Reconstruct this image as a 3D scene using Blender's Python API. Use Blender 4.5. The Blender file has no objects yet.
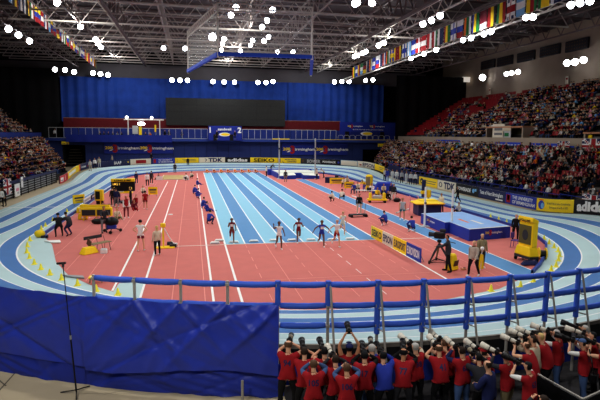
import bpy, math, random
import numpy as np
from mathutils import Vector, Matrix
random.seed(7); np.random.seed(7)
SC = bpy.context.scene
COL = SC.collection
PI = math.pi

# ---------------------------------------------------------------- camera
F_PX, CAM_H, PIT, YAW, CX, CY, ROLL = 524.5018, 6.6812, .1234, .2027, -1.8658, -31.6745, .0086
_F = np.array([math.sin(YAW)*math.cos(PIT), math.cos(YAW)*math.cos(PIT), -math.sin(PIT)])
_R0 = np.array([math.cos(YAW), -math.sin(YAW), 0.0]); _U0 = np.cross(_R0, _F)
_R = _R0*math.cos(ROLL)+_U0*math.sin(ROLL); _U = -_R0*math.sin(ROLL)+_U0*math.cos(ROLL)
CAM = np.array([CX, CY, CAM_H])
cd = bpy.data.cameras.new('camera'); co = bpy.data.objects.new('camera', cd); COL.objects.link(co)
m = Matrix(((_R[0], _U[0], -_F[0], CX), (_R[1], _U[1], -_F[1], CY), (_R[2], _U[2], -_F[2], CAM_H), (0, 0, 0, 1)))
co.matrix_world = m
cd.sensor_width = 36; cd.lens = F_PX*36/600; cd.clip_end = 500
SC.camera = co
SC.view_settings.view_transform = 'Standard'
SC.view_settings.exposure = 0.22
SC.view_settings.gamma = 0.90

def proj(P):
    d = np.asarray(P, float)-CAM; k = d@_F
    return 300+F_PX*(d@_R)/k, 200-F_PX*(d@_U)/k
def _ray(x, y): return _F*F_PX+_R*(x-300)-_U*(y-200)
def gz(x, y, z=0.0):
    d = _ray(x, y); return CAM+d*(z-CAM_H)/d[2]
def gy(x, y, Y):
    d = _ray(x, y); return CAM+d*(Y-CY)/d[1]
def gx(x, y, X):
    d = _ray(x, y); return CAM+d*(X-CX)/d[0]

# ---------------------------------------------------------------- materials
_M = {}
def mat(name, c, rough=.6, var=0.0, scale=3.0, metal=0.0, emit=0.0, bump=0.0, spec=.3, detail=4):
    if name in _M: return _M[name]
    m = bpy.data.materials.new(name); m.use_nodes = True
    nt = m.node_tree; b = nt.nodes['Principled BSDF']
    b.inputs['Base Color'].default_value = (*c, 1); b.inputs['Roughness'].default_value = rough
    b.inputs['Metallic'].default_value = metal; b.inputs['Specular IOR Level'].default_value = spec
    if var or bump:
        tc = nt.nodes.new('ShaderNodeTexCoord'); n = nt.nodes.new('ShaderNodeTexNoise')
        n.inputs['Scale'].default_value = scale; n.inputs['Detail'].default_value = detail
        nt.links.new(tc.outputs['Object'], n.inputs['Vector'])
        if var:
            r = nt.nodes.new('ShaderNodeMapRange'); r.inputs[1].default_value = .25; r.inputs[2].default_value = .75
            r.inputs[3].default_value = 1-var; r.inputs[4].default_value = 1+var
            nt.links.new(n.outputs[0], r.inputs[0])
            mx = nt.nodes.new('ShaderNodeVectorMath'); mx.operation = 'SCALE'; mx.inputs[0].default_value = c
            nt.links.new(r.outputs[0], mx.inputs['Scale']); nt.links.new(mx.outputs[0], b.inputs['Base Color'])
        if bump:
            bp = nt.nodes.new('ShaderNodeBump'); bp.inputs['Strength'].default_value = bump
            nt.links.new(n.outputs[0], bp.inputs['Height']); nt.links.new(bp.outputs[0], b.inputs['Normal'])
    if emit:
        b.inputs['Emission Color'].default_value = (*c, 1); b.inputs['Emission Strength'].default_value = emit
        m.cycles.emission_sampling = 'NONE'
    _M[name] = m; return m
def srgb(r, g, b):
    f = lambda v: (v/255/12.92) if v <= 10 else ((v/255+.055)/1.055)**2.4
    return (f(r), f(g), f(b))
PAL = dict(white=(235, 235, 232), red=(200, 30, 40), navy=(28, 36, 84), blue=(38, 70, 180), yellow=(248, 214, 30),
           black=(14, 14, 17), green=(20, 120, 62), orange=(236, 120, 30), maroon=(110, 22, 42), skyblue=(120, 180, 225),
           grey=(120, 122, 125), lightgrey=(185, 187, 188), charcoal=(48, 48, 54), beige=(205, 192, 168), brown=(92, 66, 48),
           darkbrown=(48, 34, 26), pink=(226, 150, 170), teal=(20, 120, 130), denim=(70, 95, 140), khaki=(140, 128, 96),
           blond=(206, 176, 116), skin=(224, 172, 140), tan=(190, 134, 100), darkskin=(112, 72, 52), greyhair=(178, 176, 172),
           royal=(44, 62, 165), vestred=(158, 22, 32), cream=(226, 218, 198), darkred=(120, 20, 30), purple=(90, 60, 130), steel=(150, 152, 155), sweater=(172, 160, 146))
def C(n): return srgb(*PAL[n])
def cm(n, rough=.7): return mat('paint_'+n, C(n), rough, var=.06, scale=6)

# ---------------------------------------------------------------- mesh builder
class MB:
    def __init__(s): s.v = []; s.f = []; s.m = []; s.mats = []
    def mi(s, m):
        if m not in s.mats: s.mats.append(m)
        return s.mats.index(m)
    def quad(s, a, b, c, d, m):
        n = len(s.v); s.v += [tuple(a), tuple(b), tuple(c), tuple(d)]; s.f.append((n, n+1, n+2, n+3)); s.m.append(s.mi(m)); return s
    def poly(s, pts, m):
        n = len(s.v); s.v += [tuple(p) for p in pts]; s.f.append(tuple(range(n, n+len(pts)))); s.m.append(s.mi(m)); return s
    def box(s, c, d, m, rz=0.0, taper=1.0, rx=0.0, bev=0.0):
        i = s.mi(m); n = len(s.v)
        R = Matrix.Rotation(rz, 3, 'Z')@Matrix.Rotation(rx, 3, 'X')
        hx, hy, hz = d[0]/2, d[1]/2, d[2]/2
        if bev <= 0:
            P = [(x*hx*(taper if z > 0 else 1), y*hy*(taper if z > 0 else 1), z*hz) for z in (-1, 1) for x, y in ((-1, -1), (1, -1), (1, 1), (-1, 1))]
            Fc = [(3, 2, 1, 0), (4, 5, 6, 7), (0, 1, 5, 4), (1, 2, 6, 5), (2, 3, 7, 6), (3, 0, 4, 7)]
        else:
            P = []; Fc = []
            ring = [(-hx, -hy+bev), (-hx+bev, -hy), (hx-bev, -hy), (hx, -hy+bev), (hx, hy-bev), (hx-bev, hy), (-hx+bev, hy), (-hx, hy-bev)]
            ins = [(x*(1-bev/hx), y*(1-bev/hy)) for x, y in ring]
            for rg, z, t in ((ins, -hz, 1), (ring, -hz+bev, 1), (ring, hz-bev, taper), (ins, hz, taper)):
                P += [(x*t, y*t, z) for x, y in rg]
            for k in range(3):
                for q in range(8): Fc.append((k*8+q, k*8+(q+1) % 8, k*8+8+(q+1) % 8, k*8+8+q))
            Fc.append(tuple(range(7, -1, -1))); Fc.append(tuple(range(24, 32)))
        for p in P:
            w = R@Vector(p); s.v.append((w.x+c[0], w.y+c[1], w.z+c[2]))
        for q in Fc: s.f.append(tuple(n+k for k in q)); s.m.append(i)
        return s
    def tube(s, pts, r, m, k=8, cap=True, r2=None):
        i = s.mi(m); pts = [Vector(p) for p in pts]; n0 = len(s.v); L = len(pts)
        rr = r if isinstance(r, (list, tuple)) else [r+(((r2 if r2 is not None else r)-r)*q/max(1, L-1)) for q in range(L)]
        prev = None
        for q, p in enumerate(pts):
            t = (pts[min(q+1, L-1)]-pts[max(q-1, 0)])
            t = t.normalized() if t.length > 1e-9 else Vector((0, 0, 1))
            if prev is None:
                a = t.cross(Vector((0, 0, 1)));  a = a if a.length > .05 else t.cross(Vector((0, 1, 0)))
            else: a = prev-t*prev.dot(t)
            a.normalize(); prev = a; b = t.cross(a)
            for j in range(k):
                w = 2*PI*(j+.5)/k; u = p+(a*math.cos(w)+b*math.sin(w))*rr[q]; s.v.append((u.x, u.y, u.z))
        for q in range(L-1):
            for j in range(k):
                s.f.append((n0+q*k+j, n0+q*k+(j+1) % k, n0+(q+1)*k+(j+1) % k, n0+(q+1)*k+j)); s.m.append(i)
        if cap:
            s.f.append(tuple(n0+j for j in reversed(range(k)))); s.m.append(i)
            s.f.append(tuple(n0+(L-1)*k+j for j in range(k))); s.m.append(i)
        return s
    def lathe(s, prof, m, k=16, c=(0, 0, 0)):
        return s.tube([(c[0], c[1], c[2]+z) for r, z in prof], [max(r, .0005) for r, z in prof], m, k)
    def ball(s, c, r, m, sc=(1, 1, 1), k=10, rings=6):
        i = s.mi(m); n = len(s.v)
        for a in range(rings+1):
            th = PI*a/rings
            for j in range(k):
                ph = 2*PI*j/k; s.v.append((c[0]+r*sc[0]*math.sin(th)*math.cos(ph), c[1]+r*sc[1]*math.sin(th)*math.sin(ph), c[2]+r*sc[2]*math.cos(th)))
        for a in range(rings):
            for j in range(k): s.f.append((n+a*k+j, n+(a+1)*k+j, n+(a+1)*k+(j+1) % k, n+a*k+(j+1) % k)); s.m.append(i)
        return s
    def mesh(s, name, smooth=False):
        me = bpy.data.meshes.new(name); me.from_pydata(s.v, [], s.f)
        for mm in s.mats: me.materials.append(mm)
        me.polygons.foreach_set('material_index', s.m)
        if smooth: me.polygons.foreach_set('use_smooth', [True]*len(s.f))
        me.update(); return me
    def build(s, name, parent=None, smooth=False, label=None):
        o = bpy.data.objects.new(name, s.mesh(name, smooth)); COL.objects.link(o)
        if parent is not None: o.parent = parent
        if label: o['label'] = label
        return o

LABELS = {}
def tag(o, label, cat, group=None):
    n = len(label.replace(',', ' ').split())
    if not 4 <= n <= 16: print('LABELLEN', n, label)
    if label in LABELS and not (group and LABELS[label] == group): print('DUPLABEL', label)
    LABELS[label] = group
    o['label'] = label; o['category'] = cat
    if group: o['group'] = group
    return o
def thing(name, label, cat, loc=(0, 0, 0), rz=0.0, group=None):
    o = bpy.data.objects.new(name, None); COL.objects.link(o); o.empty_display_size = .2
    o.location = tuple(float(c) for c in loc); o.rotation_euler = (0, 0, rz)
    return tag(o, label, cat, group)
def struct(mb, name, smooth=False):
    o = mb.build(name, smooth=smooth); o['kind'] = 'structure'; return o
def ordn(k): return ['first', 'second', 'third', 'fourth', 'fifth', 'sixth', 'seventh', 'eighth', 'ninth', 'tenth', 'eleventh', 'twelfth', 'thirteenth', 'fourteenth', 'fifteenth', 'sixteenth', 'seventeenth', 'eighteenth', 'nineteenth', 'twentieth'][k] if k < 20 else ['twenty', 'thirty', 'forty', 'fifty'][k//10-2]+('' if k % 10 == 9 else '-')+ordn(k % 10)

# text as flat mesh: returns verts(list of (u,v)), faces, width (height of capitals = h)
_TC = {}
def text_mesh(txt, h, bold=0.0, width=None, shear=0.0):
    key = (txt, bold, shear)
    if key not in _TC:
        cu = bpy.data.curves.new('t', 'FONT'); cu.body = txt; cu.size = 1.0; cu.resolution_u = 2
        cu.offset = bold; cu.shear = shear
        ob = bpy.data.objects.new('t', cu); COL.objects.link(ob)
        me = bpy.data.meshes.new_from_object(ob)
        v = np.array([tuple(q.co)[:2] for q in me.vertices]); f = [tuple(p.vertices) for p in me.polygons]
        bpy.data.objects.remove(ob); bpy.data.meshes.remove(me); bpy.data.curves.remove(cu)
        _TC[key] = (v, f)
    v, f = _TC[key]
    v = v.copy(); v[:, 0] -= v[:, 0].min(); k = h/.70
    v *= k
    if width: v[:, 0] *= width/v[:, 0].max()
    return v, f, float(v[:, 0].max())

# stadium curve: centres (5,4.4) and (5,50)
CXT, CY0, CY1 = 5.0, 4.4, 50.0
def stad(R, s):
    """s in metres measured on the R=17.2 line; 0 = start of the left straight at the near end"""
    L = CY1-CY0; A = PI*17.2; tot = 2*L+2*A; s = s % tot
    if s < L: return np.array([CXT-R, CY0+s]), np.array([-1., 0.])
    s -= L
    if s < A:
        a = PI-s/17.2; n = np.array([math.cos(a), math.sin(a)]); return np.array([CXT, CY1])+R*n, n
    s -= A
    if s < L: return np.array([CXT+R, CY1-s]), np.array([1., 0.])
    s -= L; a = -s/17.2; n = np.array([math.cos(a), math.sin(a)]); return np.array([CXT, CY0])+R*n, n
S_L = CY1-CY0; S_A = PI*17.2; S_TOT = 2*(S_L+S_A)
def bankf(s):
    s = s % S_TOT
    def ss(t): t = min(1, max(0, t)); return t*t*(3-2*t)
    # distance along into the bends
    def into(a, b):
        if a <= s <= b: return min(s-a, b-s)
        d = min(abs(s-a), abs(s-b), abs(s-a-S_TOT), abs(s-b+S_TOT), abs(s-a+S_TOT), abs(s-b-S_TOT)); return -d
    d = max(into(S_L, S_L+S_A), into(2*S_L+S_A, S_TOT))
    return ss((d+7)/13)
def bank(R, s):
    return bankf(s)*max(0, min(R, 23.2)-17.3)*.185
def s_at_px(R, px, zoff, s0, s1, n=1500):
    best = None
    for k in range(n+1):
        s = s0+(s1-s0)*k/n; p, _ = stad(R, s); x, y = proj((p[0], p[1], bank(R, s)+zoff))
        if best is None or abs(x-px) < best[0]: best = (abs(x-px), s)
    return best[1]
# ================================================================ setting
M_RED = mat('infield_red', srgb(194, 110, 103), .75, var=.05, scale=1.3, bump=.02)
M_LB = mat('sprint_light', srgb(132, 188, 212), .6, var=.03, scale=2)
M_DB = mat('sprint_dark', srgb(80, 136, 186), .6, var=.03, scale=2)
M_TL = mat('track_light', srgb(178, 204, 206), .55, var=.04, scale=.8)
M_TB = mat('track_blue', srgb(66, 116, 176), .55, var=.05, scale=.8)
M_LINE = mat('line_white', (.85, .85, .83), .6, var=.02)
M_FAINT = mat('line_faint', srgb(226, 150, 140), .7, var=.04)
M_KB = mat('kerb_blue', srgb(30, 62, 150), .5, var=.06)
M_NAVYW = mat('endwall_navy', srgb(34, 50, 112), .7, var=.08, scale=.4)
M_FLOOR = mat('floor_beige', srgb(186, 172, 142), .6, var=.05, scale=1.2)
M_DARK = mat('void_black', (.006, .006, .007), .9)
M_DRAPE = mat('black_drape', (.007, .007, .008), .95, var=.2, scale=1)
M_CONC = mat('concrete', srgb(168, 152, 134), .85, var=.08, scale=.5)
M_STEP = mat('tier_step', srgb(52, 50, 52), .85, var=.1, scale=1)
M_AISLE = mat('aisle_step', srgb(112, 106, 100), .85, var=.08, scale=1)
M_ROOF = mat('roof_deck', srgb(74, 67, 70), .85, var=.12, scale=.3)
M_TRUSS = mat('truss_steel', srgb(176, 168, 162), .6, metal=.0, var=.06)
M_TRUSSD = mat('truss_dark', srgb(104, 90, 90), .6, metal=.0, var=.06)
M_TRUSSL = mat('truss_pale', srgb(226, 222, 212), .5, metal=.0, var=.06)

mb = MB(); mb.quad((-60, -46, 0), (62, -46, 0), (62, 92, 0), (-60, 92, 0), M_FLOOR)
mt = mat('floor_joint', srgb(96, 88, 74), .7, var=.05)
for k in range(3):
    a = gz(-4+k*9, 392-k*2); b = gz(14+k*9, 374-k*6)
struct(mb, 'floor')
# paving joints at the very left of the near floor
mb = MB()
for (x0, y0), (x1, y1) in (((-2, 392), (15, 373)), ((-6, 376), (6, 386))):
    a, b = gz(x0, y0), gz(x1, y1); d = np.array([-(b-a)[1], (b-a)[0]]); d = d/np.linalg.norm(d)*.02
    mb.quad((a[0]-d[0], a[1]-d[1], .003), (a[0]+d[0], a[1]+d[1], .003), (b[0]+d[0], b[1]+d[1], .003), (b[0]-d[0], b[1]-d[1], .003), mt)
struct(mb, 'trim_floor_joint')

# ---- apron + banked track
mb = MB(); ring = []
for k in range(240):
    p, _ = stad(17.22, S_TOT*k/240); ring.append((p[0], p[1], .004))
mb.poly(ring, M_TL); struct(mb, 'apron_floor')
mb = MB(); NS = 300
cols = [(17.2, 17.29, M_LINE)]; r = 17.29
for lane in range(6):
    w = .90 if lane < 5 else .92
    cols.append((r, r+w-.07, M_TB if lane % 2 == 0 else M_TL)); cols.append((r+w-.07, r+w, M_LINE)); r += w
cols.append((r, r+.55, M_TL)); R_EDGE = r+.55
Rs = [c[0] for c in cols]+[R_EDGE]
grid = []
for k in range(NS):
    s = S_TOT*k/NS; row = []
    for Rr in Rs:
        p, _ = stad(Rr, s); row.append((p[0], p[1], .008+bank(Rr, s)))
    grid.append(row)
n0 = 0
for row in grid: mb.v += row
W = len(Rs)
for k in range(NS):
    for j in range(W-1):
        a = k*W+j; b = ((k+1) % NS)*W+j
        mb.f.append((a, b, b+1, a+1)); mb.m.append(mb.mi(cols[j][2]))
struct(mb, 'running_track', smooth=True)
mb = MB(); mb.quad((.35, -27, .004), (14, -27, .004), (14, -16, .004), (.35, -18.6, .004), mat('pit_floor_shade_dark', srgb(40, 38, 40), .85, var=.15, scale=2)); struct(mb, 'shaded_pit_floor')  # dark floor patch, with the pit's shadow put into its colour
# cross marks on the left straight
mb = MB()
for (xa, ya), (xb, yb) in (((62, 208), (18, 207)), ((46, 207.5), (20, 207.2))):
    pass
a, b = gz(0, 208, .01), gz(66, 207, .01)
mb.quad((a[0], a[1], .014), (b[0], b[1], .014), (b[0], b[1]+.22, .014), (a[0], a[1]+.22, .014), M_LINE)
struct(mb, 'track_cross_line')

# fascia of the raised track edge at the near bend (faces the photographers) and outer wall all round
mb = MB()
M_FAS = mat('fascia_blue', srgb(24, 44, 130), .7, var=.1); M_EDGE = mat('edge_steel', srgb(120, 114, 104), .5, var=.1)
def arcpts(R, s0, s1, n): return [stad(R, s0+(s1-s0)*k/n) for k in range(n+1)]
N0 = 2*S_L+S_A
for k in range(100):
    s = N0-6+(S_A+12)*k/100; s2 = N0-6+(S_A+12)*(k+1)/100
    (p, _), (q, _) = stad(R_EDGE, s), stad(R_EDGE, s2); z, z2 = bank(R_EDGE, s)+.008, bank(R_EDGE, s2)+.008
    (p2, _), (q2, _) = stad(R_EDGE+.08, s), stad(R_EDGE+.08, s2)
    mb.quad((*p, z+.03), (*q, z2+.03), (*q2, z2+.03), (*p2, z+.03), M_EDGE)
    mb.quad((*p2, z+.03), (*q2, z2+.03), (*q2, max(0, z2-.08)), (*p2, max(0, z-.08)), M_EDGE)
    mb.quad((*p2, max(0, z-.08)), (*q2, max(0, z2-.08)), (*q2, max(0, z2*.55)), (*p2, max(0, z*.55)), M_DARK)  # black band: shadow below the raised edge, painted as colour
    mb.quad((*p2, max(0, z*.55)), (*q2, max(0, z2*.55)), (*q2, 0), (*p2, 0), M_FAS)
struct(mb, 'trim_track_fascia')

# ---- infield
def P(x, y): g = gz(x, y); return (g[0], g[1])
red = [(-11.5, 55), (-11.5, 14), (-11.35, 4.4), (-10.2, 1.6), (-8.92, -2.94), (-7.73, -5.74), (-6.4, -7.67), (-5.25, -8.9),
       (-5.18, -7.6), (-4.08, -7.6), (-4.08, -10.1), (-2.5, -11.0), (-1, -11.75), (1, -12.35), (3, -12.75), (5.5, -12.85), (8, -12.45), (11.3, -11.4),
       (14.39, -9.36), (15.82, -7.99), (17.82, -5.77), (19.66, -3.29), (20.9, -.4), (21.5, 2.5), (21.65, 6)]
red = [(a, b) for a, b in red][1:]
pts = red+[(21.65, 50)]
for k in range(1, 32):
    a = PI*k/32; pts.append((CXT+16.7*math.cos(a), CY1+16.7*math.sin(a)))
pts.append((-11.5, 50))
mb = MB(); mb.poly([(x, y, .010) for x, y in pts], M_RED)
struct(mb, 'infield_floor')
mb = MB(); zz = .015
for k in range(8):
    mb.quad((k*1.22, 0, zz), ((k+1)*1.22, 0, zz), ((k+1)*1.22, 61.4, zz), (k*1.22, 61.4, zz), M_LB if k % 2 == 0 else M_DB)
# pole vault runway
mb.quad((13.35, -10.0, zz), (14.8, -9.0, zz), (14.8, 46, zz), (13.35, 46, zz), M_DB)
struct(mb, 'sprint_lanes')
mb = MB(); zz = .020
def vline(x, y0, y1, w, m): mb.quad((x-w/2, y0, zz), (x+w/2, y0, zz), (x+w/2, y1, zz), (x-w/2, y1, zz), m)
for k in range(9): vline(k*1.22, (-11.8 if k == 0 else (-9.8 if k == 8 else 0)), 61.4, .085 if 0 < k < 8 else .11, M_LINE)
for k in range(1, 8):
    y = -.2
    if k in (2, 4, 6): vline(k*1.22, -11.4, 0, .03, M_FAINT)
    else:
        while y > -11.2: vline(k*1.22, y-.9, y, .035, M_FAINT if k != 5 else M_LINE); y -= 1.7
vline(-5.3, -8.8, 44.2, .1, M_LINE); vline(-4.05, -10, 47.5, .1, M_LINE)
vline(-1.12, -11.6, 60, .1, M_LINE); vline(-1.45, -11.5, 40, .04, M_FAINT); vline(-2.77, -11, 50, .04, M_FAINT)
vline(-8.0, -4.8, 44, .035, M_FAINT); vline(-6.7, -7.0, 44, .035, M_FAINT); vline(-9.3, -1.5, 40, .03, M_FAINT)
vline(13.35, -10, 46, .08, M_LINE); vline(14.8, -9, 46, .08, M_LINE)
vline(11.6, -11, 40, .03, M_FAINT); vline(12.4, -10.6, 40, .03, M_FAINT)
mb.quad((-3.9, -.14, zz+.002), (17.6, -.14, zz+.002), (17.6, 0, zz+.002), (-3.9, 0, zz+.002), mat('finish_grey', srgb(214, 200, 190), .7, var=.05))
mb.quad((-9.5, 9.9, zz), (9.6*0-1.2, 9.9, zz), (-1.2, 9.94, zz), (-9.5, 9.94, zz), M_FAINT)
mb.quad((-3.6, -8.3, zz), (9.5, -8.3, zz), (9.5, -8.26, zz), (-3.6, -8.26, zz), M_FAINT)
struct(mb, 'lane_markings')
# blue kerb boards round the infield
for nm, pl in (('trim_kerb_left', [(-11.0, 3.6), (-11.5, 5.0), (-11.62, 14), (-11.72, 30), (-11.75, 50)]+[(CXT+16.75*math.cos(PI-a*.12), CY1+16.75*math.sin(PI-a*.12)) for a in range(1, 8)]),
               ('trim_kerb_right', [(14.39, -9.36), (15.82, -7.99), (17.82, -5.77), (19.66, -3.29), (20.9, -.4), (21.5, 2.5), (21.7, 6), (21.75, 30), (21.75, 50)]+[(CXT+16.75*math.cos(a*.12), CY1+16.75*math.sin(a*.12)) for a in range(1, 8)])):
    mb = MB()
    for (a, b), (c, d) in zip(pl, pl[1:]):
        t = Vector((c-a, d-b)); n = Vector((-t.y, t.x)).normalized()*.06
        for q in (1, -1): mb.quad((a+q*n.x, b+q*n.y, 0.01), (c+q*n.x, d+q*n.y, 0.01), (c+q*n.x, d+q*n.y, .2), (a+q*n.x, b+q*n.y, .2), M_KB)
        mb.quad((a-n.x, b-n.y, .2), (c-n.x, d-n.y, .2), (c+n.x, d+n.y, .2), (a+n.x, b+n.y, .2), M_KB)
    struct(mb, nm)

# ---- seating tiers: (rows, x0, dx, z0, dz, side, ya(x), yb(x))
def minY(X, side):  # what the photo can see, plus a margin
    t = 1.136 if side > 0 else 1/.328
    return CY+abs(X-CX)*t-4
TIERS = dict(
 right_lower=dict(n=11, x0=30.7, dx=.85, z0=1.0, dz=.37, side=1, ya=lambda X: minY(X, 1), yb=lambda X: 61+(X-31)*1.75),
 right_upper=dict(n=15, x0=42.8, dx=.88, z0=6.5, dz=.53, side=1, ya=lambda X: minY(X, 1), yb=lambda X: 74.5),
 left_lower=dict(n=10, x0=-20.9, dx=-.85, z0=1.0, dz=.42, side=-1, ya=lambda X: minY(X, -1), yb=lambda X: 54+(-20.9-X)*2.4),
 left_upper=dict(n=8, x0=-32, dx=-.85, z0=6.3, dz=.60, side=-1, ya=lambda X: minY(X, -1), yb=lambda X: 78.0))
for nm, T in TIERS.items():
    mb = MB()
    for i in range(T['n']):
        xa = T['x0']+T['dx']*i-T['dx']*.35; xb = xa+T['dx']*(1 if i < T['n']-1 else 1.3); z = T['z0']+T['dz']*i; zp = z-T['dz'] if i else 0
        ya, yb = T['ya'](xa)-3, T['yb'](xa)+.6
        mb.quad((xa, ya, z), (xb, ya, z), (xb, yb, z), (xa, yb, z), M_STEP)
        mb.quad((xa, ya, zp), (xa, ya, z), (xa, yb, z), (xa, yb, zp), M_STEP)
        mb.quad((xa, yb, 0 if 'lower' in nm else 5), (xb, yb, 0 if 'lower' in nm else 5), (xb, yb, z), (xa, yb, z), M_STEP)
    struct(mb, 'seating_tier_'+nm)
    mb = MB(); T['aisles'] = [8+11.5*k for k in range(7)]
    for yA in T['aisles']:
        for i in range(T['n']):
            xa = T['x0']+T['dx']*i-T['dx']*.35; z = T['z0']+T['dz']*i
            if T['ya'](xa)-3 < yA-.6 and yA+.6 < T['yb'](xa):
                mb.box((xa+T['dx']*.27, yA, z+T['dz']*.25), (abs(T['dx'])*.5, 1.1, T['dz']*.5), M_AISLE)
    if mb.v: struct(mb, 'aisle_stairs_'+nm)
# concourse walls and floors
mb = MB()
mb.box((41.0, 25, 5.3), (1.6, 110, .4), M_STEP)              # right concourse floor
mb.box((42.05, 25, 5.95), (.25, 110, 1.25), M_CONC)
struct(mb, 'concourse_right')
mb = MB(); mb.box((-30.6, 50, 5.2), (1.8, 70, .4), M_STEP); mb.box((-30.9, 52, 6.15), (.2, 56, 1.1), mat('concourse_blue', srgb(44, 62, 140), .7, var=.15, scale=2)); struct(mb, 'concourse_left')
# walls
mb = MB(); mb.quad((57.6, -46, 0), (57.6, 92, 0), (57.6, 92, 25), (57.6, -46, 25), M_CONC); struct(mb, 'wall_right')
mb = MB(); mb.quad((-55, -46, 0), (-55, 92, 0), (-55, 92, 25), (-55, -46, 25), M_DRAPE); struct(mb, 'wall_left')
mb = MB(); mb.quad((-60, -45, 0), (62, -45, 0), (62, -45, 25), (-60, -45, 25), M_DRAPE); struct(mb, 'wall_near')
mb = MB(); mb.quad((-60, 88, 0), (62, 88, 0), (62, 88, 25), (-60, 88, 25), M_DRAPE)
M_LINT = mat('lintel', srgb(92, 88, 92), .9, var=.15, scale=.3)
mb.box((6, 85.5, 19.5), (92, .5, 3.0), M_LINT)
struct(mb, 'wall_far')
mb = MB(); mb.quad((-60, -46, 24.6), (-60, 92, 24.6), (62, 92, 24.6), (62, -46, 24.6), M_ROOF)
for k in range(26): mb.box((1, -40+k*5, 24.45), (118, .12, .25), M_TRUSSD)
struct(mb, 'ceiling')
# far end: navy wall, two tunnels, ledge
mb = MB(); Y = 77.0
for xa, xb, z0, z1 in ((-30.5, -26.4, 0, 5.2), (-26.4, -22.2, 4.4, 5.2), (-22.2, 34.2, 0, 5.2), (34.2, 41.5, 3.7, 5.2)):
    mb.box(((xa+xb)/2, Y+.2, (z0+z1)/2), (xb-xa, .4, z1-z0), M_NAVYW)
for k in range(26):
    x = -21+k*2.2
    if x < 34: mb.box((x, Y-.03, 2.4), (.06, .08, 4.8), mat('panel_joint', srgb(20, 32, 80), .7, var=.05))
mb.box((5.5, Y-.2, 5.45), (72, 1.2, .5), mat('ledge_blue', srgb(40, 62, 138), .6, var=.06))
mb.quad((-30.5, Y+.4, 5.68), (41.5, Y+.4, 5.68), (41.5, 84, 5.68), (-30.5, 84, 5.68), M_STEP)
for xa, xb, z1 in ((-26.4, -22.2, 4.4), (34.2, 41.5, 3.7)):
    mb.box(((xa+xb)/2, Y+5, z1/2), (xb-xa, .2, z1), M_DARK); mb.box((xa, Y+2.6, z1/2), (.2, 5, z1), M_DARK); mb.box((xb, Y+2.6, z1/2), (.2, 5, z1), M_DARK)
for k in range(6): mb.box((-24.3, Y+1.2, .7+k*.55), (3.4-.3*k, .12, .06), mat('tunnel_bar', srgb(110, 104, 96), .6, var=.05))
struct(mb, 'wall_end_lower')
# retracted red seat bank behind the balcony and blue back wall
mb = MB(); mb.box((1.7, 82.2, 8.7), (57.6, .5, 2.0), mat('seat_bank_red', srgb(104, 20, 26), .8, var=.12, scale=2))
mb.box((1.7, 81.95, 9.72), (57.6, .1, .12), mat('bank_edge', srgb(150, 110, 100), .7, var=.05)); mb.box((1.7, 81.6, 6.7), (57.6, .3, 2.0), mat('balcony_back', srgb(34, 52, 130), .7, var=.08, scale=.6))
struct(mb, 'retracted_seat_bank')
# slatted crowd barrier, left and the navy front rail, right -> things below
# ================================================================ figures
PEOPLE = []   # specs, built in one batch
def D(p, sp, side=1):
    p = math.radians(p); s = math.radians(sp)
    return np.array([side*math.sin(s), math.sin(p)*math.cos(s), -math.cos(p)*math.cos(s)])
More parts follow.
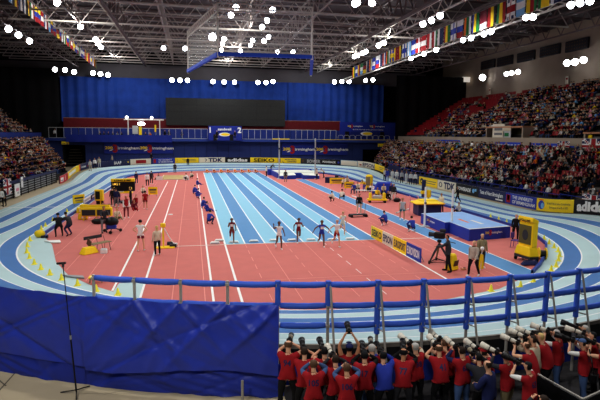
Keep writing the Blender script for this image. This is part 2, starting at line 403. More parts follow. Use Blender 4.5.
# pose: lean (deg forward), arms: ((upper pitch, spread),(fore pitch, spread)) R,L ; legs ((thigh p,s),(shin p)) R,L ; head pitch
POSES = dict(
 stand=dict(lean=2, arms=(((8, 9), (16, 4)), ((4, 9), (14, 4))), legs=(((3, 5), -2), ((-2, 5), -5))),
 walk=dict(lean=4, arms=(((28, 9), (48, 0)), ((-20, 9), (6, 4))), legs=(((-14, 3), -32), ((24, 3), 2))),
 walk2=dict(lean=3, arms=(((-12, 9), (10, 4)), ((20, 9), (42, 0))), legs=(((18, 3), 4), ((-12, 3), -26))),
 hips=dict(lean=0, arms=(((-18, 48), (2, -52)), ((-18, 48), (2, -52))), legs=(((6, 7), -2), ((-6, 5), -14))),
 run=dict(lean=8, arms=(((40, 14), (118, -10)), ((-48, 16), (28, 0))), legs=(((-22, 3), -78), ((30, 3), -4))),
 run2=dict(lean=6, arms=(((-44, 22), (30, 8)), ((36, 18), (112, -6))), legs=(((34, 3), -10), ((-18, 3), -84))),
 runwide=dict(lean=3, arms=(((-18, 52), (22, 34)), ((-10, 52), (30, 34))), legs=(((-14, 3), -70), ((22, 3), 0))),
 wave=dict(lean=0, arms=(((70, 40), (165, 10)), ((-20, 26), (18, 10))), legs=(((-12, 3), -54), ((20, 3), -2))),
 squat=dict(lean=24, arms=(((40, 12), (74, -18)), ((40, 12), (74, -18))), legs=(((114, 16), -36), ((114, 16), -36)), head=-10),
 kneel=dict(lean=22, arms=(((36, 12), (74, -16)), ((36, 12), (74, -16))), legs=(((102, 12), -24), ((30, 8), -100))),
 sit=dict(lean=8, arms=(((28, 10), (66, -12)), ((28, 10), (66, -12))), legs=(((86, 8), 2), ((86, 8), -6))),
 sitfloor=dict(lean=6, arms=(((24, 12), (60, -8)), ((24, 12), (60, -8))), legs=(((112, 10), 40), ((104, 8), 52))),
 bend=dict(lean=58, arms=(((48, 8), (62, -4)), ((60, 8), (74, -4))), legs=(((10, 7), -8), ((24, 7), -22)), head=-26),
 shoot=dict(lean=7, ik='eye', arms=(((58, 26), (134, -30)), ((64, 20), (128, -24))), legs=(((6, 6), -4), ((-5, 6), -9)), head=2),
 shootlow=dict(lean=24, ik='eye', arms=(((58, 26), (128, -30)), ((66, 18), (122, -20))), legs=(((14, 7), -12), ((8, 7), -22)), head=-12),
 overhead=dict(lean=4, ik='over', arms=(((138, 34), (172, -30)), ((138, 34), (172, -30))), legs=(((4, 6), -4), ((-4, 6), -7)), head=-18),
 folded=dict(lean=6, arms=(((24, 16), (74, -58)), ((24, 16), (84, -52))), legs=(((4, 7), -3), ((-3, 7), -6))),
 stoop=dict(lean=34, arms=(((46, 12), (84, -22)), ((50, 12), (88, -22))), legs=(((52, 9), -34), ((44, 9), -40)), head=-16),
 camop=dict(lean=6, arms=(((44, 12), (78, -6)), ((52, 10), (84, -4))), legs=(((10, 6), 2), ((-10, 6), -16))),
)
BONE_R = {}
def skeleton(pose, H, build=1.0, fingers=True):
    """returns verts, edges, radii, bonetag per edge, frames; facing +Y, feet on z=0"""
    k = H/1.76; V = []; E = []; Rr = []; B = []; SD = []; cur = [0]
    def add(p, r, par=None, tag=None):
        V.append(np.array(p, float)); Rr.append(r)
        if par is not None: E.append((par, len(V)-1)); B.append(tag); SD.append(cur[0])
        return len(V)-1
    l = math.radians(pose.get('lean', 0)); fw = lambda a: np.array([0, math.sin(a), math.cos(a)])
    up0 = fw(l*.5); up1 = fw(l); right = np.array([1., 0, 0])
    b = build
    pel = add((0, 0, 0), .128*k*b)
    w = add(up0*.16*k, .118*k*b, pel, 'torso'); ch = add(V[w]+up1*.19*k, .135*k*b, w, 'torso')
    nb = add(V[ch]+up1*.155*k, .072*k, ch, 'torso')
    hp = math.radians(pose.get('head', 0)); hu = fw(l*.55+hp*.6+.0); hf = np.cross(right, hu)*-1
    hf = np.array([0, hu[2], -hu[1]])
    nk = add(V[nb]+fw(l*.8)*.07*k, .054*k, nb, 'neck')
    h1 = add(V[nk]+hu*.055*k+hf*.022*k, .070*k, nk, 'head'); h2 = add(V[h1]+hu*.085*k-hf*.006*k, .092*k, h1, 'head'); h3 = add(V[h2]+hu*.075*k-hf*.006*k, .068*k, h2, 'head')
    hands = []
    for si, side in enumerate((1, -1)):
        (up, us), (fp, fs) = pose['arms'][si]; cur[0] = side
        sh = add(V[ch]+up1*.10*k+right*side*.165*k*(.55+.45*b), .062*k, ch, 'torso')
        du, df = D(up, us, side), D(fp, fs, side)
        if pose.get('ik'):
            c = V[h2]; f0 = np.array([0, 1., 0])
            T = (c+f0*.165*k+right*side*.075*k-np.array([0, 0, .045])*k if side == 1 else c+f0*.27*k-right*.02*k-np.array([0, 0, .075])*k) if pose['ik'] == 'eye' else c+np.array([side*.085, .11, .27])*k
            d0 = T-V[sh]; dist = np.linalg.norm(d0); La, Lb = .295*k, .30*k; dist = min(dist, (La+Lb)*.985); u0 = d0/np.linalg.norm(d0)
            x = (dist*dist+La*La-Lb*Lb)/(2*dist); hgt = math.sqrt(max(0, La*La-x*x)); po = np.array([side*.75, -.1, -.65]) if pose['ik'] == 'eye' else np.array([side*1.0, -.2, -.1]); po = po-u0*(po@u0); po = po/np.linalg.norm(po)
            e0 = u0*x+po*hgt; du = e0/np.linalg.norm(e0); df = (u0*dist-e0); df = df/np.linalg.norm(df)
        m1 = add(V[sh]+du*.14*k+right*side*.01*k, .050*k*b, sh, 'uarm'); el = add(V[m1]+du*.15*k, .041*k, m1, 'uarm')
        m2 = add(V[el]+df*.10*k, .041*k, el, 'farm'); wr = add(V[m2]+df*.15*k, .029*k, m2, 'farm')
        pm = add(V[wr]+df*.055*k, .034*k, wr, 'hand'); hands.append((V[pm].copy(), df))
        if fingers:
            a = np.cross(df, np.array([0, 0, 1.])); a = a/np.linalg.norm(a) if np.linalg.norm(a) > .2 else np.array([1., 0, 0])
            n = np.cross(a, df)
            for q, ln in ((-1.5, .075), (-.5, .09), (.5, .084), (1.5, .066)):
                f1 = add(V[pm]+df*.045*k+a*q*.017*k, .0105*k, pm, 'hand'); add(V[f1]+(df*.7-n*.5)*ln*.55*k, .008*k, f1, 'hand')
            t1 = add(V[wr]+df*.035*k-a*.042*k, .011*k, wr, 'hand'); add(V[t1]+(df*.7-a*.45-n*.3)*.045*k, .009*k, t1, 'hand')
        else: add(V[pm]+df*.08*k, .022*k, pm, 'hand')
    low = 9
    for si, side in enumerate((1, -1)):
        (tp, ts), sp = pose['legs'][si]; cur[0] = side
        hipv = add(right*side*.095*k*b+up0*-.035*k, .100*k*b, pel, 'hip')
        dt, ds = D(tp, ts, side), D(sp, 1, side)
        m1 = add(V[hipv]+dt*.2*k, .079*k*b, hipv, 'thigh'); kn = add(V[m1]+dt*.225*k, .056*k, m1, 'thigh')
        m2 = add(V[kn]+ds*.15*k, .056*k, kn, 'shin'); an = add(V[m2]+ds*.26*k, .038*k, m2, 'shin')
        fd = np.array([0, math.cos(math.radians(sp)*.7), math.sin(math.radians(sp)*.9)])
        heel = add(V[an]+ds*.035*k, .036*k, an, 'foot'); toe = add(V[heel]+fd*.13*k+ds*.012*k, .034*k, heel, 'foot'); add(V[toe]+fd*.07*k, .025*k, toe, 'foot')
        low = min(low, V[heel][2]-.045*k, V[toe][2]-.036*k)
    sh = np.array([0, 0, -low])
    if pose.get('seat') is not None: sh = np.array([0, 0, pose['seat']])
    V = [v+sh for v in V]; hands = [(p+sh, d) for p, d in hands]
    head = dict(c=V[h2], up=hu, fwd=hf, chin=V[h1], top=V[h3], k=k, side=SD)
    return V, E, Rr, B, head, hands
def skin_objects(specs):
    """specs: list of (V,E,R,sub). Batch-evaluates skin+subsurf, returns list of (verts ndarray, faces list)"""
    obs = []
    for V, E, Rr, sub in specs:
        me = bpy.data.meshes.new('tmp'); me.from_pydata([tuple(v) for v in V], E, [])
        o = bpy.data.objects.new('tmp', me); COL.objects.link(o)
        md = o.modifiers.new('s', 'SKIN'); md.use_smooth_shade = True; md.branch_smoothing = .6
        sv = me.skin_vertices[0].data
        for i, r in enumerate(Rr): sv[i].radius = (r, r); sv[i].use_root = (i == 0)
        if sub: q = o.modifiers.new('u', 'SUBSURF'); q.levels = sub; q.render_levels = sub
        obs.append(o)
    dg = bpy.context.evaluated_depsgraph_get(); out = []
    for o in obs:
        me = bpy.data.meshes.new_from_object(o.evaluated_get(dg))
        n = len(me.vertices); v = np.empty(n*3); me.vertices.foreach_get('co', v)
        nr = np.empty(n*3); me.vertices.foreach_get('normal', nr)
        out.append((v.reshape(-1, 3), nr.reshape(-1, 3), [tuple(p.vertices) for p in me.polygons])); bpy.data.meshes.remove(me)
    for o in obs:
        me = o.data; bpy.data.objects.remove(o); bpy.data.meshes.remove(me)
    return out
def nearest_bone(pts, V, E, Rr):
    V = np.array(V); best = np.full(len(pts), 1e9); bi = np.zeros(len(pts), int); bt = np.zeros(len(pts))
    for j, (a, b) in enumerate(E):
        A, Bv = V[a], V[b]; d = Bv-A; L = d@d+1e-12
        t = np.clip(((pts-A)@d)/L, 0, 1); q = A+t[:, None]*d; r = Rr[a]*(1-t)+Rr[b]*t
        ds = np.linalg.norm(pts-q, axis=1)-r
        s = ds < best; best[s] = ds[s]; bi[s] = j; bt[s] = t[s]
    return bi, bt
def person(loc, label, pose='stand', yaw=0, H=1.75, skin='skin', hair='darkbrown', top=('shirt', 'white'), bottom=('trousers', 'black'),
           shoe='white', cat='person', group=None, sub=1, build=1.1, cap=None, long_sleeve=True, over=None, eyes=False, number=None, numcol='navy', sleeve=None, long_hair=False, bib=False, fingers=True, bald=False, held=None, name='person'):
    PEOPLE.append(dict(locals()))
def sub_mesh(name, v, nr, faces, sel, th, m, parent, label=None, zmin=None):
    idx = {}; vs = []; fs = []
    for i in np.nonzero(sel)[0]:
        f = faces[i]; g = []
        for q in f:
            if q not in idx: idx[q] = len(vs); vs.append(tuple(v[q]+nr[q]*th))
            g.append(idx[q])
        fs.append(tuple(g))
    if not fs: return None
    if zmin is not None: vs = [(x, y, max(z, zmin)) for x, y, z in vs]
    me = bpy.data.meshes.new(name); me.from_pydata(vs, [], fs); me.materials.append(m)
    me.polygons.foreach_set('use_smooth', [True]*len(fs)); me.update()
    o = bpy.data.objects.new(name, me); COL.objects.link(o); o.parent = parent
    if label: o['label'] = label
    return o
def build_people():
    sk = []
    for p in PEOPLE:
        ps = dict(POSES[p['pose']]) if isinstance(p['pose'], str) else dict(p['pose'])
        if p['pose'] == 'sit': ps['seat'] = .53
        if p['pose'] == 'sitfloor': ps['seat'] = .13
        p['sk'] = skeleton(ps, p['H'], p['build'], p['fingers']); V, E, Rr, B, hd, hands = p['sk']; sk.append((V, E, Rr, p['sub']))
    res = skin_objects(sk)
    for p, (v, nr, faces) in zip(PEOPLE, res):
        V, E, Rr, B, hd, hands = p['sk']; k = hd['k']
        # nose, brow, ears: small pushes on the head surface
        up, fw = hd['up'], hd['fwd']; rt = np.array([1., 0, 0]); c = hd['c']
        loc = v-c; hu, hf, hr = loc@up, loc@fw, loc@rt
        inhead = (np.linalg.norm(loc, axis=1) < .17*k)
        for (pu, pf, pr, amp, sg) in ((-.025, .09, 0, .026, .022), (.022, .085, 0, .008, .04), (-.085, .08, 0, .010, .03)):
            w = np.exp(-(((hu-pu*k)**2+(hf-pf*k)**2+(hr-pr*k)**2)/(2*(sg*k)**2)))*inhead; v += np.outer(w*amp*k, fw)
        for sd in (1, -1):
            w = np.exp(-(((hu+.01*k)**2+(hf+.01*k)**2+(hr-sd*.088*k)**2)/(2*(.022*k)**2)))*inhead; v += np.outer(w*.022*k*sd, rt)
        rootname = p['name']
        me = bpy.data.meshes.new('body'); me.from_pydata([tuple(q) for q in v], [], faces); me.materials.append(mat('skin_'+p['skin'], C(p['skin']), .55, var=.04, scale=8))
        me.polygons.foreach_set('use_smooth', [True]*len(faces)); me.update()
        root = bpy.data.objects.new(rootname, me); COL.objects.link(root)
        L = p['loc']; root.location = (float(L[0]), float(L[1]), float(L[2]) if len(L) > 2 else 0.0); root.rotation_euler = (0, 0, math.radians(p['yaw']))
        tag(root, p['label'], p['cat'], p['group'])
        fc = np.array([v[list(f)].mean(0) for f in faces]); bi, bt = nearest_bone(fc, V, E, Rr); bn = np.array([B[j] for j in bi]); sd_ = np.array([hd['side'][j] for j in bi])
        a = np.array([e[0] for e in E])[bi]
        is_sh = np.zeros(len(faces), bool)
        # first part of upper arm
        ua1 = (bn == 'uarm') & np.array([B[j] == 'uarm' and (E[j][0] > 0 and B[E.index(E[j])] == 'uarm' and abs(Rr[E[j][0]]-.062*k) < 1e-6) for j in bi])
        e1 = np.array([e[1] for e in E])[bi]
        torso = ((bn == 'torso') & ~((e1 == 3) & (bt > .80))) | (bn == 'hip')
        kind, tc = p['top']; zm = None
        cl = lambda n: mat('cloth_'+n, C(n), .85, var=.10, scale=9, bump=.1)
        tz = fc[:, 2]; pel = V[0]
        if kind == 'none': tsel = np.zeros(len(faces), bool)
        elif kind == 'vest': tsel = torso | (ua1 & (bt < .45))
        elif kind == 'tee': tsel = torso | (bn == 'uarm') & (ua1 | (bt < .3))
        else: tsel = torso | (bn == 'uarm') | ((bn == 'farm'))
        if kind in ('crop',): tsel = (bn == 'torso') & ((fc-V[1])@up > 0)
        bk, bc = p['bottom']
        thigh1 = (bn == 'thigh') & (np.array([Rr[E[j][0]] > .09*k*p['build'] for j in bi]))
        low = (bn == 'hip')
        # hem: below the pelvis the bottom wins
        hem = ((fc-pel)@np.array([0, 0, 1.]) < -.02*k) & ((bn == 'hip'))
        if kind in ('shirt', 'jacket', 'vest', 'tee') and p['pose'] not in ('squat', 'kneel', 'sit', 'sitfloor', 'bend', 'stoop'):
            zm = pel[2]-.075*k; hem = np.zeros(len(faces), bool); tsel = tsel | ((bn == 'thigh') & (fc[:, 2] > pel[2]-.21*k) & (np.abs(fc[:, 1]-pel[1]) < .2*k))
        if bk == 'shorts': bsel = (bn == 'hip') | thigh1
        elif bk == 'briefs': bsel = (bn == 'hip')
        else: bsel = (bn == 'hip') | (bn == 'thigh') | (bn == 'shin')
        bo = sub_mesh(bk, v, nr, faces, bsel, .009*k, cl(bc), root)
        if p['sleeve']:
            for q in (1, -1): sub_mesh('sleeve', v, nr, faces, (sd_ == q) & (((bn == 'uarm')) if p['sleeve'][1] == 'short' else ((bn == 'uarm') | (bn == 'farm'))), .008*k, cl(p['sleeve'][0]), root, p['sleeve'][0].replace('lightgrey', 'light grey')+' sleeves')
        to = None
        if kind != 'none': to = sub_mesh({'tee': 'shirt', 'crop': 'vest'}.get(kind, kind), v, nr, faces, tsel & ~hem, (.02 if kind in ('vest', 'jacket') and p['sub'] > 1 else .014)*k, cl(tc), root, zmin=zm)
        if p['over']:
            sub_mesh('waistcoat', v, nr, faces, (bn == 'torso'), .022*k, cl(p['over']), root)
        fs = bn == 'foot'
        lf = sd_ < 0
        for q in (fs & lf, fs & ~lf): sub_mesh('shoe', v, nr, faces, q, .008*k, cl(p['shoe']), root)
        hl = fc-hd['c']; fu, ff = hl@up, hl@fw
        if p['bald']: hs = (bn == 'head') & (fu < .045*k) & (fu > -.06*k) & (ff < -.015*k)
        else: hs = (bn == 'head') & ((fu > .035*k+np.maximum(0, ff)*.55) | ((ff < -.018*k) & (fu > (-.16 if p['long_hair'] else -.075)*k)))
        if p['long_hair']: hs |= (bn == 'neck') & (ff < -.0*k)
        if p['cap']:
            cp = sub_mesh('cap', v, nr, faces, (bn == 'head') & (fu > .02*k), .016*k, cl(p['cap']), root)
            b = MB(); q = hd['c']+up*.045*k; sgn = -1 if p.get('cap_back') else 1
            pts = [q+rt*math.sin(t)*.085*k+fw*(.06+.10*math.cos(t))*k for t in np.linspace(-1.2, 1.2, 7)]
            b.poly(pts, cl(p['cap'])); b.poly([x+up*.012*k for x in pts][::-1], cl(p['cap'])); b.build('cap_brim', cp)
            hs &= (fu < .03*k)
        sub_mesh('hair', v, nr, faces, hs, .014*k, mat('hair_'+p['hair'], C(p['hair']), .8, var=.15, scale=20), root)
        if p['eyes']:
            for sd in (1, -1):
                b = MB(); q = hd['c']+fw*.083*k+up*.005*k+rt*sd*.034*k; b.ball(q, .013*k, cm('black'), k=6, rings=4); b.build('eye', root)
            b = MB(); q = hd['c']+fw*.082*k-up*.062*k; b.box(q, (.045*k, .012*k, .010*k), cm('darkred')); b.build('mouth', root)
        if p['bib']:
            # race number pinned to the chest
            ch = V[2]; b = MB(); f2 = np.array([0, 1., 0]); w = .105*k; h = .085*k; y = .155*k*p['build']
            o3 = ch+np.array([0, y, -.03*k]); lean = math.radians(POSES[p['pose']]['lean'])
            b.quad(o3+[-w, -.01-lean*.1, -h], o3+[w, -.01-lean*.1, -h], o3+[w, .01+lean*.1, h], o3+[-w, .01+lean*.1, h], cm('white')); b.build('race_bib', root)
        if p['number'] and to is not None:
            # number printed on the back: text vertices dropped on the vest surface from behind
            from mathutils.bvhtree import BVHTree
            bv = BVHTree.FromPolygons([tuple(q) for q in [x.co for x in to.data.vertices]], [tuple(q.vertices) for q in to.data.polygons])
            tv, tf, tw = text_mesh(p['number'], .125*k, bold=.03)
            ch = V[2]; vs = []
            for x, z in tv:
                o3 = Vector((x-tw/2, -1.2, ch[2]-.09*k+z)); h = bv.ray_cast(o3+Vector((0, 0, 0)), Vector((0, 1, 0)))
                y = h[0].y if h[0] is not None else ch[1]-.17*k
                vs.append((o3.x, y-.006, o3.z))
            me2 = bpy.data.meshes.new('number'); me2.from_pydata(vs, [], tf); me2.materials.append(cm(p['numcol'])); me2.update()
            o2 = bpy.data.objects.new('number', me2); COL.objects.link(o2); o2.parent = to
        p['root'] = root; p['hands'] = hands; p['headinfo'] = hd
# ================================================================ boards round the track
def path_board(kind, x0, x1, rng, h, base, items, label, R=23.95, lift=.03, cat='advertising board', thick=.07, px=True, s01=None, sink=0.0):
    """items: (text, u0, v0, height, width or None, paint, bold) in fractions of width / height"""
    if s01: s0, s1 = s01
    else: s0, s1 = s_at_px(R, x0, lift, *rng), s_at_px(R, x1, lift, *rng)
    pm, nm = stad(R, (s0+s1)/2); z0 = bank(R, (s0+s1)/2)
    t = thing('advertising_board', label, cat, (pm[0], pm[1], 0), 0, 'boards round the outside of the track')
    def at(u, v, off):
        s = s0+(s1-s0)*u; p, n = stad(R-off, s); return (p[0]-pm[0], p[1]-pm[1], bank(R, s)+lift+v*h-(sink if v <= 0 else 0))
    n = max(2, int(abs(s1-s0)/1.0)); mb = MB(); M = cm(base, .5)
    for k in range(n):
        a, b = k/n, (k+1)/n
        mb.quad(at(a, 0, 0), at(b, 0, 0), at(b, 1, 0), at(a, 1, 0), M); mb.quad(at(a, 0, -thick), at(b, 0, -thick), at(b, 1, -thick), at(a, 1, -thick), cm('charcoal'))
        mb.quad(at(a, 1, 0), at(b, 1, 0), at(b, 1, -thick), at(a, 1, -thick), cm('lightgrey'))
    mb.quad(at(0, 0, 0), at(0, 1, 0), at(0, 1, -thick), at(0, 0, -thick), cm('charcoal')); mb.quad(at(1, 0, 0), at(1, 1, 0), at(1, 1, -thick), at(1, 0, -thick), cm('charcoal'))
    pn = mb.build('panel', t)
    mb2 = MB(); lenw = 1.0
    for q in range(max(2, n//3)+1):
        u = q/max(2, n//3); a = at(min(.99, max(.01, u)), 0, -thick-.04); b = at(min(.99, max(.01, u)), .9, -thick-.04); mb2 = MB(); mb2.tube([a, b], .03, cm('steel'), 6); mb2.build('support', t)
    W = abs(s1-s0)*np.linalg.norm(stad(R, s0)[0]-stad(R, s1)[0])/max(1e-6, abs(s1-s0)); 
    for it in items:
        if it[0] == '#':    # a coloured patch: ('#', u0, v0, u1, v1, paint[, round])
            _, u0, v0, u1, v1, c = it[:6]; b = MB()
            if len(it) > 6:
                b.poly([at((u0+u1)/2+(u1-u0)/2*math.cos(w), (v0+v1)/2+(v1-v0)/2*math.sin(w), .012+it[6]*.004) for w in np.linspace(0, 2*PI, 21)[:-1]], cm(c))
            else: b.quad(at(u0, v0, .01), at(u1, v0, .01), at(u1, v1, .01), at(u0, v1, .01), cm(c))
            b.build('emblem', pn)
        else:
            txt, u0, v0, th, tw, c, bold = it
            v, f, w = text_mesh(txt, th*h, bold, tw*W if tw else None); b = MB()
            for fc in f: b.poly([at(u0+v[q][0]/W, v0+v[q][1]/h, .022) for q in fc], cm(c))
            b.build('lettering', pn)
    return t
RL, RF, RR = (0, S_L), (S_L-6, S_L+S_A+14), (S_L+S_A-12, 2*S_L+S_A+16)
# visible direction: on every side s grows from the viewer's left to right, as seen from the infield
ADV = [
 (60, 68, (S_L*.4, S_L+8), 'red', [('#', .1, .2, .45, .75, 'white'), ('8', .62, .2, .62, None, 'white', .02), ('#', .15, .3, .4, .42, 'charcoal')], 'red board with white marks, first board beyond the slatted barrier'),
 (68.2, 80.3, (S_L*.4, S_L+12), 'yellow', [('#', .1, .28, .75, .72, 'white'), ('#', .14, .34, .42, .66, 'royal'), ('#', .45, .34, .72, .66, 'vestred'), ('#', .9, 0, 1, 1, 'orange')], 'yellow board with white, blue and red panel, left side of the track'),
 (80.6, 88.8, (S_L*.5, S_L+16), 'navy', [('#', .12, .35, .7, .6, 'lightgrey'), ('#', .78, .35, .9, .65, 'vestred')], 'navy board beside the three people in white, left bend'),
 (108, 130, RF, 'navy', [('IAAF', .30, .25, .5, .32, 'white', .03), ('#', .74, .3, .95, .75, 'yellow', 0)], 'navy board with white capital letters and yellow oval, far left bend'),
 (130.3, 150.8, RF, 'cream', [('#', .28, .2, .78, .8, 'vestred'), ('#', .34, .36, .72, .64, 'cream')], 'cream board with a red box in its middle'),
 (153, 174.8, RF, 'royal', [('#', .02, .15, .16, .85, 'vestred'), ('THE UNIVERSITY', .24, .54, .26, .62, 'white', .01), ('OF BIRMINGHAM', .24, .16, .26, .66, 'white', .01)], 'blue board with red emblem under the left blue banner'),
 (175, 198.8, RF, 'yellow', [('#', .06, .55, .2, .62, 'khaki'), ('#', .3, .58, .9, .66, 'khaki'), ('#', .36, .34, .9, .42, 'khaki'), ('#', .06, .25, .16, .32, 'khaki')], 'yellow board with small grey text left of the far centre'),
 (199, 225, RF, 'cream', [('TDK', .36, .14, .72, .54, 'navy', .04), ('#', .10, .15, .30, .85, 'grey', 0), ('#', .14, .28, .26, .72, 'cream', 1)], 'white far board with big navy letters and a round mark'),
 (225.2, 250, RF, 'black', [('adidas', .1, .2, .62, .8, 'white', .04)], 'black board with white lower case letters at the far centre'),
 (250.2, 277.6, RF, 'yellow', [('SEIKO', .12, .14, .7, .76, 'black', .03)], 'yellow board with wide black capitals behind the starters'),
 (278, 300.5, RF, 'yellow', [('#', .02, .12, .14, .88, 'navy'), ('NORWICH', .3, .54, .3, .5, 'navy', .02), ('UNION', .4, .14, .3, .4, 'navy', .02)], 'yellow board behind the vault uprights with navy words'),
 (300.8, 321, RF, 'charcoal', [('#', .06, .3, .18, .75, 'brown'), ('BOWER', .3, .2, .6, .66, 'lightgrey', .02)], 'charcoal board with pale serif word right of the vault uprights'),
 (321.2, 340.4, RF, 'black', [('POWERADE', .08, .32, .36, .66, 'white', .03), ('#', .82, .3, .95, .7, 'royal', 0)], 'black board with blue dot at its right end, far right bend'),
 (340.8, 357.4, RF, 'skyblue', [('#', 0.02, .06, .98, .94, 'cream'), ('#', .08, .55, .28, .8, 'navy'), ('#', .36, .58, .9, .76, 'teal'), ('#', .1, .22, .88, .32, 'skyblue')], 'pale board with teal and navy text before the right tunnel'),
 (357.6, 374.6, (S_L+S_A*.5, S_L+S_A+20), 'cream', [('EPSON', .28, .16, .62, .70, 'navy', .03), ('#', .06, .35, .2, .8, 'orange', 0), ('#', .1, .2, .22, .5, 'vestred', 1)], 'white board with navy capitals and orange mark, right bend'),
 (374.8, 384.4, (S_L+S_A*.6, S_L+S_A+24), 'yellow', [('#', .08, .2, .24, .8, 'navy'), ('#', .36, .58, .9, .68, 'khaki'), ('#', .45, .3, .85, .42, 'khaki')], 'short yellow board with a navy block left of the people in white'),
 (419, 437.2, RR, 'yellow', [('#', .06, .18, .26, .82, 'black', 0), ('#', .1, .3, .22, .55, 'yellow', 1), ('#', .34, .55, .95, .66, 'khaki'), ('#', .36, .3, .9, .4, 'khaki')], 'yellow board with black round emblem behind the yellow post pad'),
 (437.4, 455.6, RR, 'cream', [('TDK', .36, .14, .7, .6, 'navy', .04), ('#', .08, .2, .27, .8, 'navy', 0), ('#', .12, .3, .23, .7, 'cream', 1)], 'white right-hand board with big navy letters and round mark'),
 (455.8, 478, RR, 'black', [('POWERADE', .08, .34, .36, .6, 'white', .03), ('#', .74, .3, .84, .74, 'skyblue', 0), ('#', .84, .5, .92, .76, 'skyblue')], 'black board with pale blue drop mark, right straight'),
 (478.2, 505, RR, 'navy', [('Taste of Heart Birmingham', .06, .42, .36, .86, 'white', .02), ('#', .66, .12, .92, .24, 'white')], 'navy board with white lettering above the landing mat'),
 (505.2, 536, RR, 'royal', [('#', .03, .15, .17, .85, 'vestred'), ('#', .06, .35, .14, .8, 'orange'), ('THE UNIVERSITY', .24, .56, .28, .66, 'white', .02), ('OF BIRMINGHAM', .24, .16, .28, .72, 'white', .02)], 'bright blue board with white capitals and red emblem, right side'),
 (536.2, 573.2, RR, 'yellow', [('#', .05, .12, .23, .84, 'royal', 0), ('#', .13, .2, .22, .66, 'skyblue', 1), ('#', .06, .84, .2, .94, 'orange'), ('9th IAAF World Indoor Championships', .30, .56, .17, .62, 'navy', 0), ('Birmingham 14-16 March 2003', .38, .26, .17, .48, 'navy', 0)], 'long yellow board with blue globe emblem, right bend'),
 (573.4, 612, (2*S_L+S_A-30, 2*S_L+S_A+20), 'black', [('adidas', .10, .20, .66, .86, 'white', .05)], 'black board with large white letters at the right edge'),
]
for x0, x1, rng, base, items, lab in ADV:
    path_board('b', x0, x1, rng, 1.12 if x0 > 400 else 1.0, base, items, lab)
# plain navy boards closing the gaps
path_board('b', 88.8, 108, RF, .9, 'navy', [], 'plain navy board behind the three people in white')
path_board('b', 384.6, 418.8, RR, .9, 'navy', [], 'plain navy board behind the group in white coats')

# slatted crowd barrier at the left edge, one module after another
k = 0; s = 12.0
while s < 38.5:
    p, _ = stad(24.9, s); t = thing('crowd_barrier', 'black slatted crowd barrier, %s module from the near end, left side' % ordn(k), 'barrier', (p[0], p[1], 0), 0, 'slatted barriers in front of the left stand')
    mb = MB()
    for q in range(5): mb.box((0, 1.25, .25+q*.26), (.05, 2.4, .05), cm('lightgrey'))
    mb.build('slats', t)
    mb = MB(); mb.box((-.05, 1.25, .75), (.04, 2.46, 1.4), cm('black')); mb.build('panel', t)
    for q in (0.03, 2.47): mb = MB(); mb.box((.02, q, .75), (.08, .06, 1.5), cm('black')); mb.build('post', t)
    mb = MB(); mb.box((-.02, 1.25, 1.62), (.10, 2.5, .30), cm('navy')); mb.build('top_drape', t)
    s += 2.52; k += 1
# navy front rail of the right stand
for q in range(11):
    s0 = 2*S_L+S_A-38+q*4.6-8; p, n = stad(25.0, s0); p2, _ = stad(25.0, s0+4.5); d = p2-p; z = bank(23.9, s0)+.25
    t = thing('front_rail', 'navy stand-front rail, %s length from the far end, right stand' % ordn(q), 'railing', (p[0], p[1], 0), math.atan2(d[1], d[0]), 'rail in front of the right stand')
    L = float(np.linalg.norm(d)); mb = MB(); mb.box((L/2, 0, .55+z), (L, .05, .9), cm('navy')); mb.build('panel', t)
    mb = MB(); mb.tube([(0, 0, 1.35+z), (L, 0, 1.35+z)], .035, cm('royal'), 6); mb.build('handrail', t)
    for u in np.linspace(.05, L-.05, 4): mb = MB(); mb.tube([(u, 0, 0), (u, 0, 1.35+z)], .03, cm('royal'), 6); mb.build('post', t)

# ================================================================ far end
def plane_text(parent, txt, x, z, h, y, c, bold=0.0, width=None, shear=0):
    v, f, w = text_mesh(txt, h, bold, width, shear); b = MB()
    for fc in f: b.poly([(x+v[q][0], y, z+v[q][1]) for q in fc], cm(c))
    return b.build('lettering', parent), w
def event_mark(parent, x, z, h, y, only=True):
    """yellow digits, red figure three, white word: the championship wordmark"""
    w = 0
    _, w0 = plane_text(parent, '200', x, z+h*.35, h*.55, y, 'yellow', .03, h*1.5)
    _, w1 = plane_text(parent, '3', x+h*1.5, z-h*.25, h*1.5, y+.004, 'vestred', .05, h*.95)
    plane_text(parent, 'irmingham', x+h*2.5, z+h*.32, h*.55, y, 'white', .02, h*4.3)
    b = MB(); b.quad((x+h*.75, y-.004, z-h*.05), (x+h*1.3, y-.004, z+h*.05), (x+h*1.65, y-.004, z+h*.33), (x+h*1.0, y-.004, z+h*.2), cm('white')); b.build('emblem', parent)
M_BAN = mat('banner_blue', srgb(26, 44, 140), .7, var=.06, scale=1)
def banner(x0, x1, y0, y1, Y, label, marks):
    a, b = gy(x0, (y0+y1)/2, Y), gy(x1, (y0+y1)/2, Y); zt, zb = gy((x0+x1)/2, y0, Y)[2], gy((x0+x1)/2, y1, Y)[2]
    t = thing('banner', label, 'banner', (a[0], Y, zb), 0, 'banners on the far end wall'); W = b[0]-a[0]; Hh = zt-zb
    mb = MB(); n = 24
    for k in range(n):
        f = lambda q: .05*math.sin(q*1.7)
        mb.quad((W*k/n, f(k)*.3, 0), (W*(k+1)/n, f(k+1)*.3, 0), (W*(k+1)/n, f(k+1)*.3-.03, Hh), (W*k/n, f(k)*.3-.03, Hh), M_BAN)
    cl = mb.build('cloth', t)
    for k in range(marks): event_mark(cl, W*(k+.03)/marks, Hh*.24, min(Hh*.62, W/marks/6.9), -.06)
    return t
banner(104, 173, 142.5, 153.5, 76.85, 'long blue banner with two event wordmarks, left of the centre', 2)
